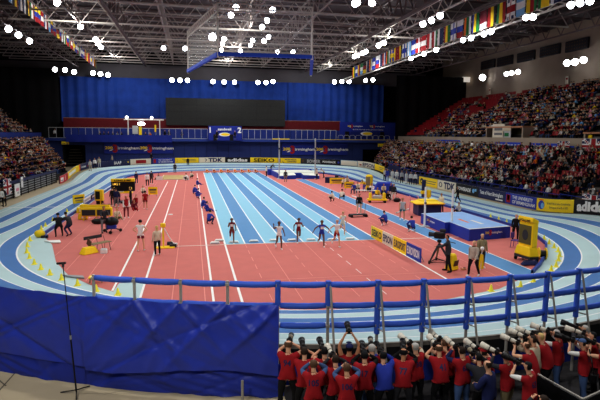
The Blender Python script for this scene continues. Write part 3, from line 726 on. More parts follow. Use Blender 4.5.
banner(282, 347.5, 143, 155, 76.85, 'long blue banner with two event wordmarks behind the vault uprights', 2)
# balustrade along the balcony, in lengths
edges = [(49, 79), (79, 106), (106, 135), (135, 163), (163, 207.5), (242.5, 290), (290, 336)]
for q, (xa, xb) in enumerate(edges):
    a, b = gy(xa, 138, 76.9), gy(xb, 138, 76.9); L = b[0]-a[0]
    t = thing('balustrade', 'white barred balcony balustrade, %s length from the left' % ordn(q), 'balustrade', (a[0], 76.9, 5.72), 0, 'balustrade along the far balcony')
    mb = MB(); mb.box((L/2, 0, 2.0), (L, .08, .09), cm('lightgrey')); mb.build('handrail', t)
    n = max(3, int(round(L/1.25))); mb = MB()
    for k in range(n+1): mb.box((L*k/n, 0, 1.0), (.07, .06, 2.0), cm('lightgrey'))
    mb.build('bars', t)
    mb = MB(); mb.box((L/2, 0, .05), (L, .06, .08), cm('lightgrey')); mb.build('bottom_rail', t)
# blue draped cloth over the left part of the balcony
a, b = gy(66, 140, 76.08), gy(172, 140, 76.08)
mb = MB(); n = 60
for k in range(n):
    xx = lambda q: a[0]+(b[0]-a[0])*q/n
    mb.quad((xx(k), 76.08+.05*math.sin(k*.9), 4.98), (xx(k+1), 76.08+.05*math.sin(k*.9+.9), 4.98), (xx(k+1), 76.1, 6.4), (xx(k), 76.1, 6.4), M_BAN)
tag(mb.build('balcony_cloth'), 'long blue cloth hung over the balcony below the press seats', 'cloth')
# the commentary box with 1 and 2
a, b = gy(208.5, 134, 75.3), gy(241.8, 134, 75.3); zt, zb = gy(225, 126, 75.3)[2], gy(225, 140.6, 75.3)[2]; W = b[0]-a[0]; Hh = zt-zb
t = thing('scoring_booth', 'blue booth numbered 1 and 2 in the middle of the far balcony', 'booth', (a[0], 75.3, zb))
mb = MB(); mb.box((W/2, .43, Hh/2), (W, .86, Hh), M_BAN, bev=.05); bd = mb.build('body', t)
for x in (.13, .62): mb = MB(); mb.box((W*x+.45*1.0, -.02, .62), (.75, .06, 1.24), cm('black')); mb.build('doorway', bd)
plane_text(bd, '1', W*.03, Hh*.55, Hh*.36, -.05, 'white', .04); plane_text(bd, '2', W*.87, Hh*.55, Hh*.36, -.05, 'white', .04)
plane_text(bd, 'sandwell', W*.28, Hh*.7, Hh*.17, -.05, 'white', .03, W*.4)
mb = MB(); mb.poly([(W*.48+W*.17*math.cos(w), -.05, Hh*.42+Hh*.13*math.sin(w)) for w in np.linspace(0, 2*PI, 25)[:-1]], cm('white')); mb.poly([(W*.5+W*.13*math.cos(w), -.06, Hh*.42+Hh*.09*math.sin(w)) for w in np.linspace(0, 2*PI, 25)[:-1]], cm('yellow')); mb.build('emblem', t)
for x in (.255, .75):
    q = (a[0]+W*x, 76.02, zb)
# stage backdrop right of the balcony
a, b = gy(340, 130, 78.5), gy(396.5, 130, 78.5); zt, zb = gy(368, 122.3, 78.5)[2], 5.7; W = b[0]-a[0]; Hh = zt-zb
t = thing('stage_backdrop', 'tall blue backdrop wall with wordmarks right of the red seats', 'backdrop', (a[0], 78.5, zb))
mb = MB(); mb.box((W/2, .15, Hh/2), (W, .3, Hh), M_BAN); mb.build('panel', t)
event_mark(t, W*.13, Hh*.70, .5, -.04); event_mark(t, W*.52, Hh*.70, .5, -.04)
plane_text(t, '9th IAAF World Indoor Championships in Athletics', W*.22, Hh*.56, .2, -.04, 'white', .01, W*.54)
for x in (.12, .74): mb = MB(); mb.box((W*x, -.1, Hh*.3), (.9, .2, 1.3), cm('black')); mb.build('speaker_box', t)
mb = MB(); mb.box((W*.43, -.08, Hh*.3), (W*.5, .1, 1.3), mat('screen_blue', srgb(20, 34, 110), .5, var=.05)); mb.build('inner_panel', t)
mb = MB(); mb.poly([(W*.46+W*.105*math.cos(w), -.16, Hh*.36+.42*math.sin(w)) for w in np.linspace(0, 2*PI, 25)[:-1]], cm('white')); mb.poly([(W*.48+W*.085*math.cos(w), -.17, Hh*.36+.3*math.sin(w)) for w in np.linspace(0, 2*PI, 25)[:-1]], cm('yellow')); mb.build('emblem', t)
# small looped rail before it
a, b = gy(338, 141, 76.8), gy(390, 142, 76.8); L = b[0]-a[0]
t = thing('looped_barrier', 'row of low pale hooped barriers before the stage backdrop', 'barrier', (a[0], 76.8, 5.7))
for k in range(9):
    x = L*k/9; mb = MB(); mb.tube([(x, 0, 0), (x, 0, .8), (x+.25, 0, 1.0), (x+L/9-.4, 0, 1.0), (x+L/9-.15, 0, .8), (x+L/9-.15, 0, 0)], .04, cm('lightgrey'), 6); mb.build('hoop', t)
mb = MB(); mb.box((L/2, .02, .06), (L, .1, .12), cm('yellow')); mb.build('kick_board', t)
# yellow signs over the tunnels
for xa, xb, ya, yb, lab in ((61.5, 69, 141.4, 144.4, 'small yellow notice over the left tunnel'), (378, 385.5, 143.6, 146.8, 'small yellow notice over the right tunnel')):
    a, b = gy(xa, ya, 76.3), gy(xb, yb, 76.3); t = thing('tunnel_sign', lab, 'sign', ((a[0]+b[0])/2, 76.3, b[2])); W = b[0]-a[0]; Hh = a[2]-b[2]
    mb = MB(); mb.box((0, 0, Hh/2), (W, .08, Hh), cm('yellow')); mb.build('plate', t)
    mb = MB()
    for k in (-.3, -.1, .12, .32): mb.box((W*k, -.05, Hh*.25), (W*.08, .02, Hh*.4), cm('navy'))
    mb.build('marks', t)
for x, y, lab in ((281, 139.6, 'left yellow panel hung on the balcony rail by the uprights'), (331, 140.4, 'right yellow panel hung on the balcony rail')):
    a = gy(x, y, 76.3); mb = MB(); mb.box((a[0], 76.3, a[2]), (3.6, .06, .45), cm('yellow')); tag(mb.build('rail_panel'), lab, 'panel')
# video wall and blue curtain panels
a, b = gy(165.5, 97.5, 81.4), gy(285, 126.5, 81.4)
t = thing('video_wall', 'big blank black video screen before the blue curtain', 'screen', (a[0], 81.4, b[2])); W = b[0]-a[0]; Hh = a[2]-b[2]
mb = MB(); mb.box((W/2, .2, Hh/2), (W, .4, Hh), mat('screen_frame', srgb(22, 22, 22), .7, var=.1)); mb.build('frame', t)
mb = MB()
for i in range(8):
    for j in range(4): mb.box((W*(i+.5)/8, -.02, Hh*(j+.5)/4), (W/8-.03, .05, Hh/4-.03), mat('screen_face', srgb(44, 44, 42), .6, var=.25, scale=4))
mb.build('screen_tiles', t)
M_CUR = mat('curtain_blue', srgb(30, 66, 150), .8, var=.25, scale=.5)
xs = [61, 103, 160, 215, 255, 288, 330, 383.5]
for k in range(7):
    a, b = gy(xs[k], 100, 84.0), gy(xs[k+1], 100, 84.0); W = b[0]-a[0]; zt = 18.1; n = int(W/.35); mb = MB()
    f = lambda q: .16*math.sin(q*1.15+k)+.08*math.sin(q*.43)
    for q in range(n): mb.quad((W*q/n, f(q), 0), (W*(q+1)/n, f(q+1), 0), (W*(q+1)/n, f(q+1)*.7, zt-9), (W*q/n, f(q)*.7, zt-9), M_CUR)
    o = mb.build('curtain', smooth=True); o.location = (float(a[0]), 84.0, 9.0); tag(o, 'royal blue end curtain, %s drop from the left' % ordn(k), 'curtain', 'blue curtain drops across the far end')
for nm, x0, x1, y, lab in (('black_drape', -48, -28.0, 83.6, 'tall black drape left of the blue curtain'), ('black_drape', 41.2, 57.5, 76.3, 'tall black drape behind the right upper stand')):
    n = int((x1-x0)/.4); mb = MB()
    for q in range(n): mb.quad((x0+(x1-x0)*q/n, y+.1*math.sin(q), 5.2), (x0+(x1-x0)*(q+1)/n, y+.1*math.sin(q+1), 5.2), (x0+(x1-x0)*(q+1)/n, y+.1*math.sin(q+1), 19.5), (x0+(x1-x0)*q/n, y+.1*math.sin(q), 19.5), M_DRAPE)
    tag(mb.build(nm), lab, 'drape')
# camera gantry on the balcony
a = gy(128.5, 137, 76.6); t = thing('camera_gantry', 'pale scaffold gantry with work lamps on the balcony', 'gantry', (a[0], 76.6, 5.7)); W = gy(160, 137, 76.6)[0]-a[0]
for x in (0, W): mb = MB(); mb.box((x, 0, 1.9), (.18, .18, 3.8), M_TRUSSL); mb.build('post', t)
mb = MB(); mb.box((W/2, 0, 3.7), (W+1.6, .2, .22), M_TRUSSL); mb.build('beam', t)
for x in (-.2, W*.75): mb = MB(); mb.ball((x, -.1, 4.1), .28, mat('work_lamp', (1, .98, .92), emit=6)); mb.build('work_lamp', t)
mb = MB(); mb.ball((W*.42, -.3, 2.9), .6, mat('bright_lamp', (.95, .97, 1), emit=14), sc=(1.2, .5, .55)); mb.build('bright_lamp', t)
mb = MB(); mb.box((W*.22, -.2, 1.7), (1.0, .4, 1.6), cm('lightgrey')); mb.box((W*.38, -.25, 1.3), (.55, .4, 2.0), cm('yellow')); mb.build('equipment_cover', t)
mb = MB(); mb.box((W*.86, -.1, 2.0), (.3, .3, 1.4), cm('yellow')); mb.build('yellow_pad', t)

# ================================================================ roof
def truss(p0, p1, depth, bay, m, label, group, r=.09, name='roof_truss', md=None):
    p0, p1 = np.array(p0, float), np.array(p1, float); L = np.linalg.norm(p1-p0); d = (p1-p0)/L
    t = thing(name, label, 'truss', p0, 0, group); z = np.array([0, 0, depth])
    mb = MB(); mb.tube([(0, 0, 0), p1-p0], r, m, 4); mb.build('bottom_chord', t)
    mb = MB(); mb.tube([z, p1-p0+z], r, md or m, 4); mb.build('top_chord', t)
    mb = MB(); n = max(2, int(L/bay))
    for k in range(n):
        a, b, c = d*L*k/n, d*L*(k+.5)/n+z, d*L*(k+1)/n
        mb.tube([a, b], r*.55, md or m, 4, cap=False); mb.tube([b, c], r*.55, md or m, 4, cap=False)
    mb.build('lattice', t); return t
YS = [30, 36, 42, 47, 52, 56.5, 61, 65, 69, 73, 77, 80.5]
for q, y in enumerate(YS):
    truss((-36, y, 20.8), (46, y, 20.8), 2.6, 4.1, M_TRUSS if q % 2 else M_TRUSSL if y < 60 else M_TRUSS, 'pale steel roof truss spanning the hall, %s from the far end' % ordn(len(YS)-1-q), 'cross trusses under the roof', r=.12, md=M_TRUSS)  # paler bottom chords put the lamplight on the beams into the colour
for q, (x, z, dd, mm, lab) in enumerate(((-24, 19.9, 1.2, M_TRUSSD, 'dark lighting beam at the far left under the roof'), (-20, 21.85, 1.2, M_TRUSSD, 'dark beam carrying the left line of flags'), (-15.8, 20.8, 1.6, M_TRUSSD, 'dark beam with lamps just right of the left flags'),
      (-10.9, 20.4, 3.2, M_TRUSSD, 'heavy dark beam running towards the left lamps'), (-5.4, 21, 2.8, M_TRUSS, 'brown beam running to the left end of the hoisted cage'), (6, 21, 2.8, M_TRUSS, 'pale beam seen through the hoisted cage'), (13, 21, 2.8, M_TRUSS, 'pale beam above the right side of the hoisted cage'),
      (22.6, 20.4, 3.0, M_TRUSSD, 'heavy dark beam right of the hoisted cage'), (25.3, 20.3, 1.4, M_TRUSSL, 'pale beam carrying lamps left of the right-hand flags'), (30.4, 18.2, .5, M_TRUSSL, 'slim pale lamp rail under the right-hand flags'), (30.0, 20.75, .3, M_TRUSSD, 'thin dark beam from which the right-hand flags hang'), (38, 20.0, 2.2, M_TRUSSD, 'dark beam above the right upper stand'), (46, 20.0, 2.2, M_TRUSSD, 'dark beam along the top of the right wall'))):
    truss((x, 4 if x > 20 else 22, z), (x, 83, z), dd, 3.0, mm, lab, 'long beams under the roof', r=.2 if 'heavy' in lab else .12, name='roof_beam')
# hoisted safety cage
M_NET = mat('cage_net', (.92, .94, .93), .8); nt = M_NET.node_tree; bs = nt.nodes['Principled BSDF']
bs.inputs['Alpha'].default_value = .24
zb, zt = 15.0, 19.35
A, B, Cc, Dd = [gz(*q, zb)[:2] for q in ((188, 71), (218, 54), (312, 57), (311, 74))]
cen = (B+Cc)/2
t = thing('hoisted_safety_cage', 'hoisted net cage with blue padded bottom rail under the roof', 'safety cage', (cen[0], cen[1], zb))
def q3(p, z): return (p[0]-cen[0], p[1]-cen[1], z-zb)
for a, b in ((A, B), (B, Cc), (Cc, Dd)):
    mb = MB(); n = 14
    for k in range(n):
        u, w = a+(b-a)*k/n, a+(b-a)*(k+1)/n; mb.quad(q3(u, zb+.2), q3(w, zb+.2), q3(w, zt), q3(u, zt), M_NET)
    mb.build('net_panel', t)
    mb = MB(); mb.tube([q3(a, zb), q3(b, zb)], .26, mat('cage_pad', srgb(44, 82, 200), .6, var=.05), 4); mb.build('bottom_pad', t)
    mb = MB(); mb.tube([q3(a, zt), q3(b, zt)], .09, M_TRUSSL, 4); mb.tube([q3(a, zt+.8), q3(b, zt+.8)], .09, M_TRUSSL, 4); n = int(np.linalg.norm(b-a)/.9)
    for k in range(n):
        u, w, x = a+(b-a)*k/n, a+(b-a)*(k+.5)/n, a+(b-a)*(k+1)/n; mb.tube([q3(u, zt), q3(w, zt+.8)], .05, M_TRUSSL, 4); mb.tube([q3(w, zt+.8), q3(x, zt)], .05, M_TRUSSL, 4)
    mb.build('top_truss', t)
for p in (A, B, Cc, Dd): mb = MB(); mb.tube([q3(p, zb-.3), q3(p, zt+.8)], .10, M_TRUSSL, 6); mb.build('corner_post', t); mb = MB(); mb.tube([q3(p, zt+.8), q3(p, 24.3)], .02, cm('steel'), 4); mb.build('cable', t)

# ---------------------------------------------------------------- floodlights
M_LAMP = mat('lamp_face', (.93, .96, 1), emit=22)
M_CASE = mat('lamp_case', srgb(60, 60, 64), .5, metal=.4, var=.06)
def flood(pos, r, label, group, aim=(5, 0, 0), drop=.7):
    pos = np.array(pos, float); d = Vector(np.array(aim, float)-pos).normalized()
    t = thing('floodlight', label, 'floodlight', pos, 0, group)
    mb = MB(); mb.tube([-d*.75*r*1.6, -d*.3*r, Vector((0, 0, 0))], [r*.45, r*.8, r*1.08], M_CASE, 12); hs = mb.build('housing', t, True)
    mb = MB(); mb.tube([d*.01, d*.03, d*(.03+.3*r)], [r, r, r*.3], M_LAMP, 14); mb.build('lens', hs, True)
    mb = MB(); mb.tube([-d*.3*r, Vector((0, 0, drop))-d*.3*r], .05, M_CASE, 5); mb.build('bracket', t)
    return t
def lamps(px, mk, desc, group, r, aim=(5, 0, 0), drop=.7):
    for k, (x, y) in enumerate(px):
        p = mk(x, y); n = len(px)
        pos = 'the only lamp' if n == 1 else ('left lamp' if k == 0 else 'right lamp') if n == 2 else ('left lamp', 'middle lamp', 'right lamp')[k] if n == 3 else ('%s lamp from the left' % ordn(k))
        flood(p, r, 'round white floodlight, %s of %s' % (pos, desc), group, aim, drop)
Yc = 81.5
for px, desc in (([(55, 69.5), (65, 70), (74, 72)], 'the trio over the left curtain end'), ([(93, 73), (100.5, 74), (108, 75)], 'the trio right of the left end trio'), ([(172, 80), (180, 80.3), (187.5, 80.5)], 'the trio left of the cage foot'),
                 ([(213, 81.5), (224, 82), (234.5, 82.3)], 'the trio above the video screen'), ([(258, 82.5), (266, 82.5), (273, 81.5)], 'the trio above the screen right end'), ([(334.5, 82), (342, 81.5), (349, 81.5)], 'the trio right of the cage'), ([(365.5, 80.5), (373, 80)], 'the pair at the right curtain end')):
    lamps(px, lambda x, y: gy(x, y, Yc), desc, 'lamps above the far curtain', .44, aim=(2, -25, 4), drop=1.0)
lamps([(482.5, 77.5)], lambda x, y: gx(x, y, 56.6), 'the right wall near its far end', 'lamps on the right wall', .62, aim=(5, -5, 2))
lamps([(506.5, 74), (511.5, 73), (518, 72)], lambda x, y: gx(x, y, 56.6), 'the cluster midway on the right wall', 'lamps on the right wall', .42, aim=(5, -5, 2))
lamps([(567, 63), (575, 62), (583.5, 60)], lambda x, y: gx(x, y, 56.6), 'the cluster nearest on the right wall', 'lamps on the right wall', .5, aim=(5, -5, 2))
g = 'lamps under the right-hand flags'
for px, desc in (([(411, 58.5)], 'the flag rail at its far end'), ([(424, 54)], 'the flag rail, second along'), ([(436, 50)], 'the flag rail, third along'), ([(463, 40), (471, 38)], 'the fourth group along the flag rail'), ([(484, 34), (491, 31.5)], 'the fifth group along the flag rail'), ([(526, 17.5), (533, 17)], 'the sixth group along the flag rail'), ([(571, 5), (580, 3), (590, 1)], 'the nearest group along the flag rail')):
    lamps(px, lambda x, y: gx(x, y, 30.2), desc, g, .30, aim=(0, -12, 0))
for px, desc in (([(354.5, 56.5), (357.5, 55.5)], 'the far pair on the pale right beam'), ([(362.5, 53), (366, 51.5)], 'the second pair on the pale right beam'), ([(378.5, 45.5), (384, 43)], 'the third pair on the pale right beam'), ([(423, 24), (431.5, 20.5), (440, 15.5)], 'the trio on the pale right beam'), ([(355, 3.5), (357, 2.5), (372, 3)], 'the trio at the top edge right of the cage')):
    lamps(px, lambda x, y: gz(x, y, 20.0), desc, 'lamps on the pale right beam', .36)
for px, desc in (([(57, 2.5)], 'the top edge right of the flags'), ([(80.5, 26.5)], 'the dark left beam, big one'), ([(95.5, 39.5), (98, 43.5), (101, 47)], 'the far cluster on the dark left beam'), ([(163.5, 48), (185, 48.5)], 'the pair left of the cage')):
    lamps(px, lambda x, y: gz(x, y, 20.5), desc, 'lamps on the left beams', .36)
lamps([(8.5, 29), (18.5, 35), (29.5, 41)], lambda x, y: gx(x, y, -24), 'the far left beam', 'lamps on the left beams', .4)
for px, desc in (([(231, 15), (236, 7.5)], 'the pair at the cage top'), ([(212.5, 37)], 'the left wing of the cage, largest'), ([(221.5, 50), (222.5, 43.5), (224, 39)], 'the column by the cage corner'), ([(240.5, 51), (250.5, 45), (252.5, 40.5)], 'the trio low in the cage'), ([(262, 27), (267, 20.5), (272.5, 10)], 'the slanting line in the cage'), ([(264, 41), (268.5, 37)], 'the pair right of the cage middle'), ([(277.5, 52), (293, 52)], 'the pair above the blue pad'), ):
    lamps(px, lambda x, y: gz(x, y, 21.5), desc, 'lamps seen through the cage', .6 if len(px) == 1 else .36)

# ---------------------------------------------------------------- flags
FD = [('V', 'royal', 'white', 'vestred'), ('V', 'black', 'yellow', 'vestred'), ('H', 'white', 'royal', 'vestred'), ('V', 'green', 'white', 'vestred'), ('H', 'green', 'white', 'skyblue'), ('V', 'white', 'vestred', 'vestred'),
      ('X', 'vestred', 'white'), ('V', 'green', 'yellow', 'vestred'), ('X', 'royal', 'yellow'), ('H', 'vestred', 'white', 'vestred'), ('V', 'navy', 'yellow', 'vestred'), ('H', 'black', 'vestred', 'yellow'), ('V', 'skyblue', 'white', 'skyblue'),
      ('H', 'yellow', 'royal', 'vestred'), ('X', 'white', 'royal'), ('V', 'white', 'green', 'orange'), ('H', 'maroon', 'maroon', 'white'), ('V', 'vestred', 'vestred', 'yellow'), ('H', 'royal', 'white', 'royal'), ('V', 'navy', 'navy', 'white')]
NMC = dict(vestred='red', royal='blue', skyblue='pale blue')
def flag_mesh(d, W, Hh, ph):
    mb = MB(); n = 9; m = 6
    for i in range(n):
        for j in range(m):
            u, v = (i+.5)/n, (j+.5)/m
            if d[0] == 'V': c = d[1+min(2, int(u*3))]
            elif d[0] == 'H': c = d[1+min(2, int((1-v)*3))]
            elif d[0] == 'U': c = 'vestred' if (abs(u-.5) < .08 or abs(v-.5) < .12) else 'white' if (abs(u-.5) < .18 or abs(v-.5) < .26 or abs(abs(u-.5)*.8-abs(v-.5)) < .1) else 'navy'
            else: c = d[2] if (3 <= i <= 4 or 2 <= j <= 3) else d[1]
            f = lambda q, w: .07*math.sin(q*5+ph+w)*(1-w*.6)
            p = lambda q, w: (f(q, w), W*q, -Hh*(1-w))
            mb.quad(p(i/n, j/m), p((i+1)/n, j/m), p((i+1)/n, (j+1)/m), p(i/n, (j+1)/m), mat('flag_'+c, C(c), .8, var=.05, emit=.0))
    return mb
zf_top = lambda X: 20.66 if X > 0 else 21.76
def flag_line(X, zf, y0, y1, n, side, order, Hh, W):
    lab = {}
    for k in range(n):
        y = y0+(y1-y0)*k/(n-1); d = order[k % len(order)]
        cs = []
        for c in d[1:]:
            c = NMC.get(c, c)
            if c not in cs: cs.append(c)
        what = {'V': 'upright', 'H': 'level', 'X': 'crossed', 'U': 'union'}[d[0]]
        mb = flag_mesh(d, W, Hh, k*1.7); t = thing('flag', 'hanging flag of %s, %s from the far end, %s line' % (' and '.join(cs) if what != 'union' else 'red white blue crosses', ordn(k), side), 'flag', (X, y, zf(y)), 0, 'flags hung under the roof')
        mb.build('cloth', t, True); b = MB(); b.tube([(0, -.05, .02), (0, W+.05, .02)], .03, cm('steel'), 5); b.build('batten', t); b = MB(); b.tube([(0, W/2, .02), (0, W/2, zf_top(X)-zf(y))], .012, cm('steel'), 4); b.build('hanger', t)
import itertools
rs = random.Random(3); ordr = [FD[rs.randrange(len(FD))] for _ in range(60)]
NEAR = {13: FD[17], 14: FD[1], 15: FD[14], 16: FD[12], 17: FD[18], 18: FD[6], 19: FD[9], 20: FD[5], 21: FD[3], 22: FD[19], 23: FD[7], 24: FD[14], 25: FD[2], 26: FD[15], 27: ('V', 'green', 'yellow', 'royal'), 28: ('H', 'maroon', 'maroon', 'white'), 29: FD[1], 30: ('V', 'vestred', 'yellow', 'green'), 31: ('U', 'navy'), 32: ('H', 'skyblue', 'white', 'skyblue'), 33: ('V', 'green', 'vestred', 'yellow'), 34: ('V', 'yellow', 'yellow', 'green')}
for k, d in NEAR.items(): ordr[k] = d
flag_line(30, lambda y: 20.55-.4*max(0, (y-50)/22), 70.5, 10.5, 36, 'right', ordr, 2.05, 1.5)
ordl = [FD[rs.randrange(len(FD))] for _ in range(60)]
flag_line(-20, lambda y: 21.0+.7*min(1, (80-y)/40), 78.5, 29, 34, 'left', ordl, 1.75, 1.25)

# ---------------------------------------------------------------- right wall fittings and stand signs
for k, (x, y) in enumerate(((577, 45), (550, 50.5), (526, 56.5), (505, 61), (488, 64.5))):
    p = gx(x, y, 57.35); t = thing('air_grille', 'dark dotted air grille high on the right wall, %s from the right' % ordn(k), 'grille', p, 0, 'grilles along the right wall')
    mb = MB(); mb.box((0, 0, 0), (.4, 5.0, 1.7), cm('charcoal'), bev=.06); mb.build('box', t)
    mb = MB()
    for a in range(8):
        for b in range(3): mb.box((-.22, -2.0+a*.57, -.5+b*.5), (.04, .2, .18), cm('brown'))
    mb.build('louvre', t)
p = gx(466, 79.5, 56.9); mb = MB(); mb.box((0, 0, 0), (.2, 3.2, 1.1), mat('lit_panel', (.75, .68, .6), emit=.6), rx=.12); o = mb.build('wall_panel'); o.location = p; tag(o, 'pale tilted lit panel at the far end of right wall', 'panel')
for x, y, lab in ((490, 91, 'small pale notice on the right wall, far one'), (567, 80, 'small pale notice on the right wall, near one')):
    p = gx(x, y, 57.3); mb = MB(); mb.box((0, 0, 0), (.08, .7, 1.2), cm('cream')); mb.box((-.05, 0, .2), (.02, .4, .3), cm('vestred')); o = mb.build('wall_notice'); o.location = p; tag(o, lab, 'notice')
def vomitory(x0, x1, y0, y1, X, lab):
    a, b = gx(x0, y1, X), gx(x1, y1, X); zt = gx(x0, y0, X)[2]; zb = min(a[2], b[2]); ya, yb = min(a[1], b[1]), max(a[1], b[1])
    t = thing('stand_entrance', lab, 'entrance', (X, (ya+yb)/2, zb)); L = yb-ya; Hh = zt-zb
    mb = MB(); mb.box((.9, -L/2, Hh/2), (2.2, .25, Hh), M_CONC); mb.build('side_wall', t); mb = MB(); mb.box((.9, L/2, Hh/2), (2.2, .25, Hh), M_CONC); mb.build('side_wall', t)
    mb = MB(); mb.box((.9, 0, Hh), (2.4, L+.3, .2), cm('tan')); mb.build('lintel', t)
    mb = MB(); mb.box((1.9, 0, Hh/2), (.1, L, Hh), cm('khaki')); mb.build('back_wall', t); return t
vomitory(487, 523, 127.5, 142, 42.4, 'concrete stand entrance below the white sign, right upper stand')
vomitory(585, 612, 133, 149, 42.4, 'concrete stand entrance behind the steward in yellow')
p = gx(498.5, 131.5, 42.2); t = thing('stand_sign', 'white block number sign beside the green exit sign', 'sign', p)
mb = MB(); mb.box((0, 0, 0), (.08, 3.0, 2.2), cm('cream')); mb.build('plate', t); mb = MB(); mb.box((-.05, 0, .35), (.02, 2.0, .42), cm('grey')); mb.box((-.05, 0, -.35), (.02, 2.0, .32), cm('grey')); mb.build('marks', t)
p = gx(507, 132.5, 42.2); t = thing('exit_sign', 'green and white exit sign beside the white sign', 'sign', p)
mb = MB(); mb.box((0, 0, -.4), (.08, 1.9, 1.2), cm('lightgrey')); mb.box((0, 0, .6), (.07, 1.9, .7), cm('beige')); mb.build('plate', t); mb = MB(); mb.box((-.05, 0, -.3), (.02, 1.0, .5), cm('green')); mb.build('marks', t)
for x0, x1, yc, lab in ((495, 521.5, 144.8, 'blue strip banner on the right concourse under the entrance'), (531, 562, 146.3, 'long blue strip banner on the right concourse, middle'), (563, 574, 149, 'short blue strip banner beside the small union flag'), (436, 460, 142.0, 'blue strip banner at the far right concourse')):
    a, b = gx(x0, yc, 40.55), gx(x1, yc, 40.55); L = abs(a[1]-b[1]); t = thing('strip_banner', lab, 'banner', (40.55, (a[1]+b[1])/2, (a[2]+b[2])/2))
    mb = MB(); mb.box((0, 0, 0), (.05, L, .72), mat('strip_blue', srgb(36, 66, 190), .7, var=.08)); mb.build('cloth', t)
    mb = MB(); rr = random.Random(x0)
    for q in range(int(L/.8)): mb.box((-.04, -L/2+.5+q*.8, .02), (.01, .4+.2*rr.random(), .16), cm('lightgrey'))
    mb.build('marks', t)
def union(p, W, Hh, rz, lab):
    t = thing('union_flag', lab, 'flag', p, rz, 'union flags on the stands')
    n, m = 20, 12; mb = MB()
    for i in range(n):
        for j in range(m):
            u, v = (i+.5)/n-.5, (j+.5)/m-.5
            d = min(abs(u*.98-v), abs(u*.98+v)); c = 'navy'
            if d < .10: c = 'white'
            if d < .035: c = 'vestred'
            if abs(u) < .15 or abs(v) < .17: c = 'white'
            if abs(u) < .09 or abs(v) < .09: c = 'vestred'
            f = lambda q: .05*math.sin(q*.8)
            mb.quad((W*(i/n-.5), f(i), Hh*j/m), (W*((i+1)/n-.5), f(i+1), Hh*j/m), (W*((i+1)/n-.5), f(i+1), Hh*(j+1)/m), (W*(i/n-.5), f(i), Hh*(j+1)/m), cm(c))
    mb.build('cloth', t, True); b = MB(); b.tube([(-W/2, 0, Hh), (W/2, 0, Hh)], .02, cm('lightgrey'), 5); b.build('cord', t)
union(gx(592.5, 154.5, 40.4), 3.4, 1.7, -PI/2, 'large union flag below the steward in yellow')
union(gx(563, 151.5, 40.4), 2.1, 1.2, -PI/2, 'small union flag hung on the right concourse rail')
union(gx(593, 209.0, 29.2), 2.6, 1.1, -PI/2, 'union flag hung above the black board at right')
union(gx(8, 194.5, -19.55), 2.2, 1.5, PI/2, 'union flag hung on the slatted barrier, left edge')
p = gx(17.3, 190, -19.6); mb = MB(); mb.box((0, 0, 0), (.03, 1.6, 1.3), cm('white')); mb.box((.02, 0, .05), (.02, .9, .3), cm('pink')); mb.box((.02, .2, -.3), (.02, .5, .2), cm('lightgrey')); o = mb.build('white_banner'); o.location = p; tag(o, 'white hand-made banner on the slatted barrier', 'banner')
p = gx(22, 182, -19.6); mb = MB(); mb.box((0, 0, 0), (.03, .7, 1.1), cm('white')); mb.box((.02, 0, .2), (.02, .4, .2), cm('lightgrey')); o = mb.build('white_notice'); o.location = p; tag(o, 'narrow white notice right of the white banner', 'notice')
# ================================================================ infield equipment
g0 = lambda x, y: gz(x, y)
# cones
cones = [(67, 212), (53, 221), (45.5, 226.5), (41.4, 229.6), (30, 241), (27.5, 247), (27, 253), (29.5, 258.5), (34.4, 264.4), (41, 269.6), (50, 275), (61.6, 280), (77.6, 285.6), (96.4, 291.4), (118, 295),
         (490.6, 217.4), (498.6, 220), (506.6, 223), (544, 239.6), (549, 244), (554, 248), (558, 252), (559.5, 256.5), (558.4, 261), (556, 267), (551, 271), (544, 278), (533.6, 282.4), (520.5, 287.6), (491, 291.2)]
CL = ['beside the yellow placard on the left straight', 'left of the two stooping photographers', 'left of the stooping pair, nearer one', 'just above the blue kerb end', 'at the left bend, topmost', 'at the left bend, second down', 'at the left bend, leftmost',
      'at the left bend, fourth down', 'at the left bend, fifth down', 'at the left bend, sixth down', 'at the left bend, seventh down', 'left of the tall microphone stand', 'right of the tall microphone stand', 'under the left railing end', 'at the foot of the pale patch',
      'behind the landing mat, leftmost', 'behind the landing mat, second', 'behind the landing mat, nearest the dark man', 'right of the yellow scoreboard, topmost', 'right of the yellow scoreboard, second', 'right bend, third from top', 'right bend, fourth from top', 'right bend, rightmost',
      'right bend, just below the rightmost', 'right bend, above the rail', 'behind the top rail, right bend', 'right bend, seen between the rails', 'right of the blue runway end', 'near the runway end under the rail', 'standing alone on the red infield']
for (x, y), c in zip(cones, CL):
    p = g0(x, y); t = thing('marker_cone', 'small yellow marker cone ' + c, 'cone', p, 0, 'yellow cones along the inner kerb')
    M = mat('cone_yellow', srgb(245, 232, 60), .5, var=.03)
    b = MB(); b.lathe([(.12, 0), (.10, .03), (.03, .29), (.015, .31)], M, 12); b.build('cone', t, True); b = MB(); b.box((0, 0, .015), (.26, .26, .03), M, bev=.008); b.build('base', t)
# sand pit
a = g0(171, 179); t = thing('sand_pit', 'sand-filled long jump pit with two white corner boards', 'sand pit', (-4.7, 50.2, 0))
b = MB(); b.quad((-1.45, -3, .05), (1.45, -3, .05), (1.75, 5, .06), (-1.75, 5, .06), mat('sand', srgb(176, 158, 108), .95, var=.12, scale=3, bump=.3)); b.build('sand', t)
b = MB()
for s in (-1, 1): b.box((s*1.7, 1, .06), (.14, 8, .12), cm('beige'))
b.box((0, -3.06, .06), (3.2, .14, .12), cm('beige')); b.build('frame', t)
for s in (-1, 1): b = MB(); b.box((s*1.9, -3.6, .3), (.9, .12, .55), cm('white')); b.build('corner_board', t)
